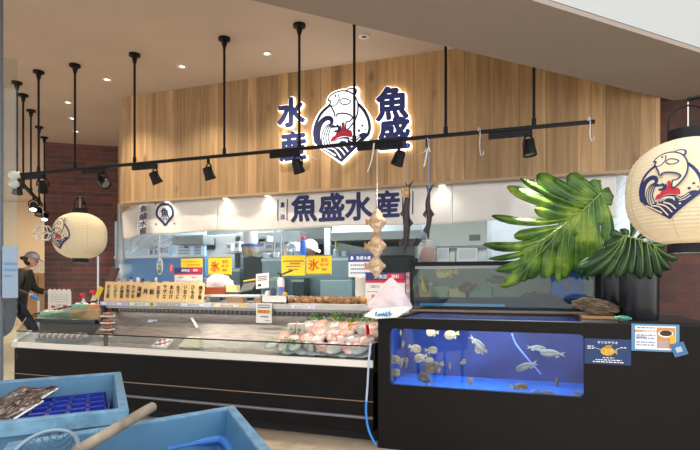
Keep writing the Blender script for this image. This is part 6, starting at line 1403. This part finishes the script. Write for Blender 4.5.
    # jacket and trousers
    jp = [P(-.005, 0, .86), wst, chs, P(.06 + lean * .9, 0, 1.40)]; je = [(0, 1), (1, 2), (2, 3)]; jr = [.155, .15, .158, .085]
    for n in 'LR':
        i0 = len(jp); jp += [J['sh' + n], J['el' + n], J['wr' + n].lerp(J['el' + n], .1)]; je += [(2, i0), (i0, i0 + 1), (i0 + 1, i0 + 2)]; jr += [.085, .062, .05]
    skin_mesh('jacket', jp, je, [x * s for x in jr], M(cloth, .8, var=.15, scale=8), t)
    if legs:
        tp = [pel]; te = []; trr = [.14]
        for n in 'LR':
            i0 = len(tp); tp += [J['hp' + n], J['kn' + n], J['an' + n]]; te += [(0, i0), (i0, i0 + 1), (i0 + 1, i0 + 2)]; trr += [.105, .078, .06]
            b = MB(); q = (J['to' + n] - J['an' + n]).normalized(); b.tube([J['an' + n] - q * .05 * s - Z3 * .02, J['an' + n] + q * .05 * s - Z3 * .02, J['to' + n], J['to' + n] + q * .08 * s], [.045 * s, .05 * s, .046 * s, .02 * s], 14, flat=.8); b.build('shoe', M('#17181c', .5), t)
        skin_mesh('trousers', tp, te, [x * s for x in trr], M(trous, .8), t)
    if gloves:
        for n in 'LR':
            d = (J['wr' + n] - J['el' + n]).normalized(); w_ = J['wr' + n]; gp = [w_ - d * .03, w_ + d * .06]; ge = [(0, 1)]; gr = [.04, .045]
            for q in range(4):
                a = w_ + d * .09 + l * (.03 - .02 * q); e_ = a + (d * .7 - Z3 * .5) * .05; i2 = len(gp); gp += [a, e_]; ge += [(1, i2), (i2, i2 + 1)]; gr += [.014, .011]
            i2 = len(gp); gp.append(w_ + d * .07 + l * .06 * (1 if n == 'R' else -1)); ge.append((1, i2)); gr.append(.013)
            skin_mesh('glove', gp, ge, gr, M(gloves, .5), t)
    if mark:
        c_ = P(-.118 + lean * .5, .06, 1.24); b = MB(); b.prism([c_ + l * y * s + Z3 * z * s + f * x for x, y, z in ((0, -.05, -.08), (0, .05, -.06), (-.004, .06, .06), (-.002, -.04, .08))], f * .012); b.build('back_print', M('#d9d6cf', .7), t, smooth=0)
    return t
zp = 8.25; base = PD(14, 281, zp); base.z = 0
rt = V((CT, ST, 0)); fwv = V((-ST, CT, 0))
person('person in grey cap, olive jacket and blue gloves walking past the brick', base, rt * .95 + fwv * .25,
       dict(lean=.10, elL=(.20, .24, 1.14), wrL=(.42, .16, 1.08), elR=(.10, -.26, 1.12), wrR=(.30, -.20, 1.04), knL=(.26, .09, .50), anL=(.20, .09, .09), toL=(.32, .09, .04), knR=(-.06, -.09, .52), anR=(-.34, -.09, .36), toR=(-.40, -.09, .24), nod=-.3), '#2d2a22', 1.74, gloves='#3f7fc4', mark=True, cap='#8d878c')
zp = 7.6; base = PD(295, 281, zp); base.z = 0
person('kitchen worker in white cap bending behind the second ice sign', base, V((.95, -.3, 0)),
       dict(lean=.12, elL=(.25, .25, 1.12), wrL=(.42, .12, .98), elR=(.22, -.25, 1.10), wrR=(.40, -.1, .96), knL=(.03, .09, .48), anL=(0, .09, .09), toL=(.12, .09, .04), knR=(.03, -.09, .48), anR=(0, -.09, .09), toR=(.12, -.09, .04), nod=-.45), '#3c4650', 1.86, cap='#e6e6ea')
# corridor furniture behind the walking person
c0, c1_ = PD(26, 300, 11.5), PD(48, 300, 11.5); t = thing('wooden_cabinet', 'light wooden cabinet standing in the beige corridor behind the person', 'cabinet', V(((c0.x + c1_.x) / 2, (c0.y + c1_.y) / 2, 0)))
zt = PD(35, 273, 11.5).z
b = MB(); b.prism([(c0.x, c0.y, 0), (c1_.x, c1_.y, 0), (c1_.x, c1_.y, zt), (c0.x, c0.y, zt)], fwv * .5); b.build('body', M('#b98d58', .6, var=.15, scale=3), t, smooth=0)
b = MB(); q0 = c0.lerp(c1_, .52) - fwv * .004; q1 = c0.lerp(c1_, .56) - fwv * .004; b.prism([(q0.x, q0.y, .1), (q1.x, q1.y, .1), (q1.x, q1.y, zt - .05), (q0.x, q0.y, zt - .05)], fwv * .002); b.build('door_gap', M('#6a4a2c', .7), t, smooth=0)
t = thing('white_rack', 'white wavy wire rack on the wooden cabinet beside the brick edge', 'rack', PD(40, 273, 11.4))
b = MB()
for i in range(5): b.tube(cr([PD(33 + k_, 271.5 - i * 2.2 + 1.2 * math.sin(k_ * .9 + i), 11.4) for k_ in range(0, 14, 2)], 4), .014, 6)
b.build('wires', M('#e2ddd2', .5), t)
b = MB(); b.tube([PD(38.5, 300, 11.2), PD(38.5, 345, 11.2)], .02, 8); o = b.build('stand_leg', STEEL, origin=PD(38.5, 345, 11.2)); tag(o, 'thin steel leg standing before the wooden cabinet', 'leg stand')

# ------------------------------------------------------------------ blue tubs in front
tubm = M('#4a7898', .42, var=.12, scale=5, name='blue_tub_plastic', bump=.03)
tubr = M('#6a94b0', .5, var=.25, scale=20, name='worn_tub_rim')
def tub(label, c00, dx, dy, Lx, Ly, zr, depth, rimw=.035):
    """c00: inner back corner of the rim; dx, dy unit directions along the rim"""
    c00 = c00 + dx * rimw + dy * rimw; Lx -= 2 * rimw; Ly -= 2 * rimw
    ctr = c00 + dx * Lx / 2 + dy * Ly / 2; t = thing('fish_tub', label, 'tub', V((ctr.x, ctr.y, zr - depth)))
    tp = .045
    def ring(z, ins): return [V((p.x, p.y, z)) for p in (c00 + dx * ins + dy * ins, c00 + dx * (Lx - ins) + dy * ins, c00 + dx * (Lx - ins) + dy * (Ly - ins), c00 + dx * ins + dy * (Ly - ins))]
    i_top, i_bot = ring(zr, .0), ring(zr - depth + .03, tp); o_top, o_bot = ring(zr, -.025), ring(zr - depth, tp - .03)
    b = MB(); b.add(i_top + i_bot, [(0, 1, 5, 4), (1, 2, 6, 5), (2, 3, 7, 6), (3, 0, 4, 7), (4, 5, 6, 7)])
    b.add(o_top + o_bot, [(0, 1, 5, 4), (1, 2, 6, 5), (2, 3, 7, 6), (3, 0, 4, 7), (4, 5, 6, 7)]); b.build('shell', tubm, t, smooth=0)
    r1, r2 = ring(zr + .008, -rimw), ring(zr + .008, .001); r3, r4 = ring(zr - .045, -rimw), ring(zr - .002, .001)
    b = MB(); b.add(r1 + r2 + r3 + r4, [f_ for i in range(4) for f_ in ((i, (i + 1) % 4, (i + 1) % 4 + 4, i + 4), (i, (i + 1) % 4, (i + 1) % 4 + 8, i + 8), (i + 4, (i + 1) % 4 + 4, (i + 1) % 4 + 12, i + 12))]); b.build('rim', tubr, t, smooth=0, bevel=.004)
    b = MB()
    for k_ in range(4):
        q = c00 + dx * (Lx * (.2 + .2 * k_)) + dy * (Ly + .02); b.prism([V((q.x, q.y, zr - .05)) + dx * a_ for a_ in (-.01, .01)] + [V((q.x, q.y, zr - depth + .05)) + dx * a_ for a_ in (.01, -.01)], dy * .012)
    b.build('stiffeners', tubm, t, smooth=0)
    st = thing('tub_stand', 'dark steel stand under the ' + label.split(',')[0], 'stand', V((ctr.x, ctr.y, 0)))
    b = MB(); zs = zr - depth - .012
    rg = ring(zs, .06); b.prism(rg, (0, 0, .01)); b.build('top_plate', STEELD, st, smooth=0)
    for p in rg:
        b = MB(); b.tube([V((p.x, p.y, 0)), V((p.x, p.y, zs))], .02, 8); b.build('leg', STEELD, st)
    return ctr
ZR1 = .80; k1 = PZ(121, 373, ZR1); k2 = PZ(129, 411, ZR1); kl = PZ(0, 382, ZR1)
dx1 = V((kl.x - k1.x, kl.y - k1.y, 0)).normalized(); dy1 = V((k2.x - k1.x, k2.y - k1.y, 0)); Ly1 = dy1.length; dy1.normalize()
LX1 = 1.15
tub('blue tub holding the ribbed basket tray, farther of two', k1, dx1, dy1, LX1, Ly1, ZR1, .34)
ZR2 = .80; m1 = PZ(234, 407, ZR2); ml_ = PZ(8, 445, ZR2); m2_ = PZ(270, 450, ZR2)
dx2 = V((ml_.x - m1.x, ml_.y - m1.y, 0)); LX2 = dx2.length; dx2.normalize(); dy2 = V((m2_.x - m1.x, m2_.y - m1.y, 0)).normalized()
tub('blue tub with the landing net, nearer of two', m1, dx2, dy2, LX2, .62, ZR2, .34)
# ribbed basket tray in the farther tub
tz = .735; a0, a1, a2, a3 = PZ(104.5, 392, tz), PZ(107.5, 410, tz), PZ(22, 421, tz), PZ(38, 399, tz)
bl = M('#1d34a4', .4, var=.1, scale=6); bld = M('#182a86', .5)
t = thing('basket_tray', 'deep blue ribbed plastic tray lying in the farther tub', 'tray', (a0 + a1 + a2 + a3) / 4 - V((0, 0, .16)))
def bq(i, j): return a0.lerp(a3, i).lerp(a1.lerp(a2, i), j)
b = MB()
for j in range(5):
    p, q = bq(0, j / 4), bq(1, j / 4); d = (q - p).normalized(); n = V((-d.y, d.x, 0)) * .012; b.prism([p - n, p + n, p + n + V((0, 0, -.03)), p - n + V((0, 0, -.03))], q - p, 0)
for i in range(5):
    p, q = bq(i / 4, 0), bq(i / 4, 1); d = (q - p).normalized(); n = V((-d.y, d.x, 0)) * .008; b.prism([p - n, p + n, p + n + V((0, 0, -.03)), p - n + V((0, 0, -.03))], q - p, 0)
b.build('ribs', bl, t, smooth=0)
b = MB()
for i in range(4):
    for j in range(4):
        c = [bq(i / 4, j / 4), bq((i + 1) / 4, j / 4), bq((i + 1) / 4, (j + 1) / 4), bq(i / 4, (j + 1) / 4)]; mid = sum(c, V((0, 0, 0))) / 4 + V((0, 0, -.045))
        b.add([p + V((0, 0, -.02)) for p in c] + [p.lerp(mid, .35) + V((0, 0, -.03)) for p in c], [(4, 5, 6, 7)] + [(k_, (k_ + 1) % 4, (k_ + 1) % 4 + 4, k_ + 4) for k_ in range(4)])
b.build('cells', M('#172880', .4), t, smooth=0)
b = MB(); P4 = [a0, a3, a2, a1]
for i in range(4): b.add([P4[i], P4[(i + 1) % 4], P4[(i + 1) % 4] - V((0, 0, .16)), P4[i] - V((0, 0, .16))], [(0, 1, 2, 3)])
b.build('sides', bl, t, smooth=0, solid=.006)
# silvery film packs
for i, (cu, cv, w_, h_, z_, lab) in enumerate(((20, 400, 34, 17, .745, 'crumpled silvery brown film pack leaning on the blue tray'), (6, 414, 26, 17, .74, 'crumpled silvery brown film pack at the open end of the farther tub'))):
    c = PZ(cu, cv, z_); t = thing('film_pack', lab, 'film pack', c - V((0, 0, .1))); k_ = 2.75 / F
    dxa = V((CT, ST, 0)); dya = V((-ST * .7 + .1, CT * .75, .45)).normalized()
    b = MB(); b.grid(lambda a_, b_: c + dxa * ((a_ - .5) * w_ * k_ + (b_ - .5) * .08) + dya * (b_ - .5) * h_ * k_ * 1.7 + V((0, 0, .010 * mnoise.noise(V((a_ * 5, b_ * 5, i))) + .007 * mnoise.noise(V((a_ * 17, b_ * 15, i))))), 30, 24)
    b.build('film', M('#b5aea8', .2, .7, var=.5, scale=16, var2='#5f4536'), t, smooth=80, solid=.02)
    b = MB(); b.tube([c + dxa * (w_ * k_ * (.5 + 0)) + dxa * (q_ - .5) * .08 + dya * (q_ - .5) * h_ * k_ * 1.7 for q_ in (0, .25, .5, .75, 1)], .006, 6); b.build('sealed_edge', M('#cfd2d2', .3, .5), t)
# landing net with a wooden handle
hz = ZR2 + .035
h1 = PZ(153, 406.5, hz + .03); h0 = PZ(76, 452, hz - .02)
t = thing('landing_net', 'landing net with worn wooden handle lying across the nearer tub', 'net', h0)
b = MB(); b.tube([h1, h1.lerp(h0, .1), h0], [.016, .0175, .0175], 14); b.build('handle', M('#9a8a78', .75, var=.35, scale=12, bump=.3), t)
d = (h0 - h1).normalized(); d = V((d.x, d.y, 0)).normalized(); nc = PZ(44, 453, hz - .02); ax1 = V((CT, ST, 0)); ax2 = V((-ST * .85, CT * .85, .5)); sdv = V((-d.y, d.x, 0)); rn = (PZ(74, 452, hz - .03) - PZ(14, 452, hz - .03)).length * .5
rp = lambda a_: nc + ax1 * math.cos(a_) * rn + ax2 * math.sin(a_) * rn
ring_ = [rp(a_ * math.pi / 20) for a_ in range(41)]
b = MB(); b.tube(ring_, .006, 8, cap=False); b.build('hoop', M('#8296a6', .35, .4), t)
b = MB(); b.tube([h0, rp(-.1)], .010, 8); b.build('ferrule', STEEL, t)
b = MB()
for s_ in range(14):
    a_ = s_ / 14 * math.pi
    for q_ in (0, 1):
        pa, pb_ = (rp(a_), rp(-a_)) if q_ == 0 else (rp(a_ + 1.57), rp(1.57 - a_))
        if (pa - pb_).length > .03: b.tube([pa.lerp(pb_, w_) - V((0, 0, .06 * math.sin(w_ * math.pi) * (pa - pb_).length / rn / 2)) for w_ in (0, .15, .3, .5, .7, .85, 1)], .0016, 4)
b.build('mesh', M('#47586a', .6), t)
# blue pipe frame inside the nearer tub
zf = .70; pts = [PZ(166, 449, zf), PZ(190, 444, zf), PZ(212, 440.5, zf), PZ(221, 440, zf), PZ(227, 444, zf), PZ(233, 455, zf)]
b = MB(); b.tube(cr(pts, 5), .016, 10); b.build('dummy', bl) if False else None
t = thing('blue_basket', 'blue rounded basket rim showing inside the nearer tub', 'basket', pts[3] - V((0, 0, .2)))
b.build('rim', M('#3f78c6', .4, var=.15, scale=10), t)
q = pts[-1] + (pts[0] - pts[3])
wall = cr(pts + [pts[-1] + (pts[0] - pts[2]) * .9 + V((.0, -.02, 0)), pts[0] + V((-.04, -.16, 0))], 5, True)
b = MB(); b.add(wall + [p * .9 + (pts[3] * .1 - V((0, 0, .2))) + V((0, 0, .02)) for p in wall], [(i, (i + 1) % len(wall), (i + 1) % len(wall) + len(wall), i + len(wall)) for i in range(len(wall))]); b.build('side', M('#2f62b0', .45), t, smooth=60, solid=.004)

# ------------------------------------------------------------------ light
w = bpy.data.worlds.new('world'); SC.world = w; w.use_nodes = True; nb = w.node_tree.nodes['Background']; nb.inputs[0].default_value = (.95, .975, 1., 1); nb.inputs[1].default_value = WORLD
def area(name, loc, sx, sy, e, col, rot=(0, 0, 0)):
    L = bpy.data.lights.new(name, 'AREA'); L.shape = 'RECTANGLE'; L.size = sx; L.size_y = sy; L.energy = e; L.color = col
    o = bpy.data.objects.new(name, L); COL.objects.link(o); o.location = loc; o.rotation_euler = rot; return o
# kitchen tubes
for x, y, e in ((-4.6, 6.9, 38), (-2.6, 6.6, 42), (-.4, 6.6, 42)): area('kitchen_tube', (x, y, 2.7), 1.3, .3, e, (.93, .97, 1.))
# counter lamp under the shelf and the tubes over the shelf
area('shelf_lamp', ((MX0 + CX1) / 2, 4.6, 1.0), 3., .06, 1.5, (1, .93, .85), (-.5, 0, 0))
q = PD(5, 281, 12.5); area('corridor_fill', (q.x, q.y, 3.45), 2., 1., 60, (1, .86, .64))  # unseen fill light added to brighten the beige corridor wall
S = bpy.data.lights.new('daylight', 'SUN'); S.energy = SUNE; S.angle = .35; S.color = (1, .97, .93); so = bpy.data.objects.new('daylight', S); COL.objects.link(so); so.rotation_euler = V((.25, .75, -.95)).to_track_quat('-Z', 'Y').to_euler()
SC.view_settings.view_transform = 'Standard'; SC.view_settings.look = 'None'; SC.view_settings.gamma = 1; SC.view_settings.use_curve_mapping = False; SC.view_settings.exposure = EXPO
SC.cycles.max_bounces = 8; SC.cycles.transparent_max_bounces = 16; SC.cycles.sample_clamp_indirect = 6
for o in bpy.data.objects:
    if '_w' in o: del o['_w']
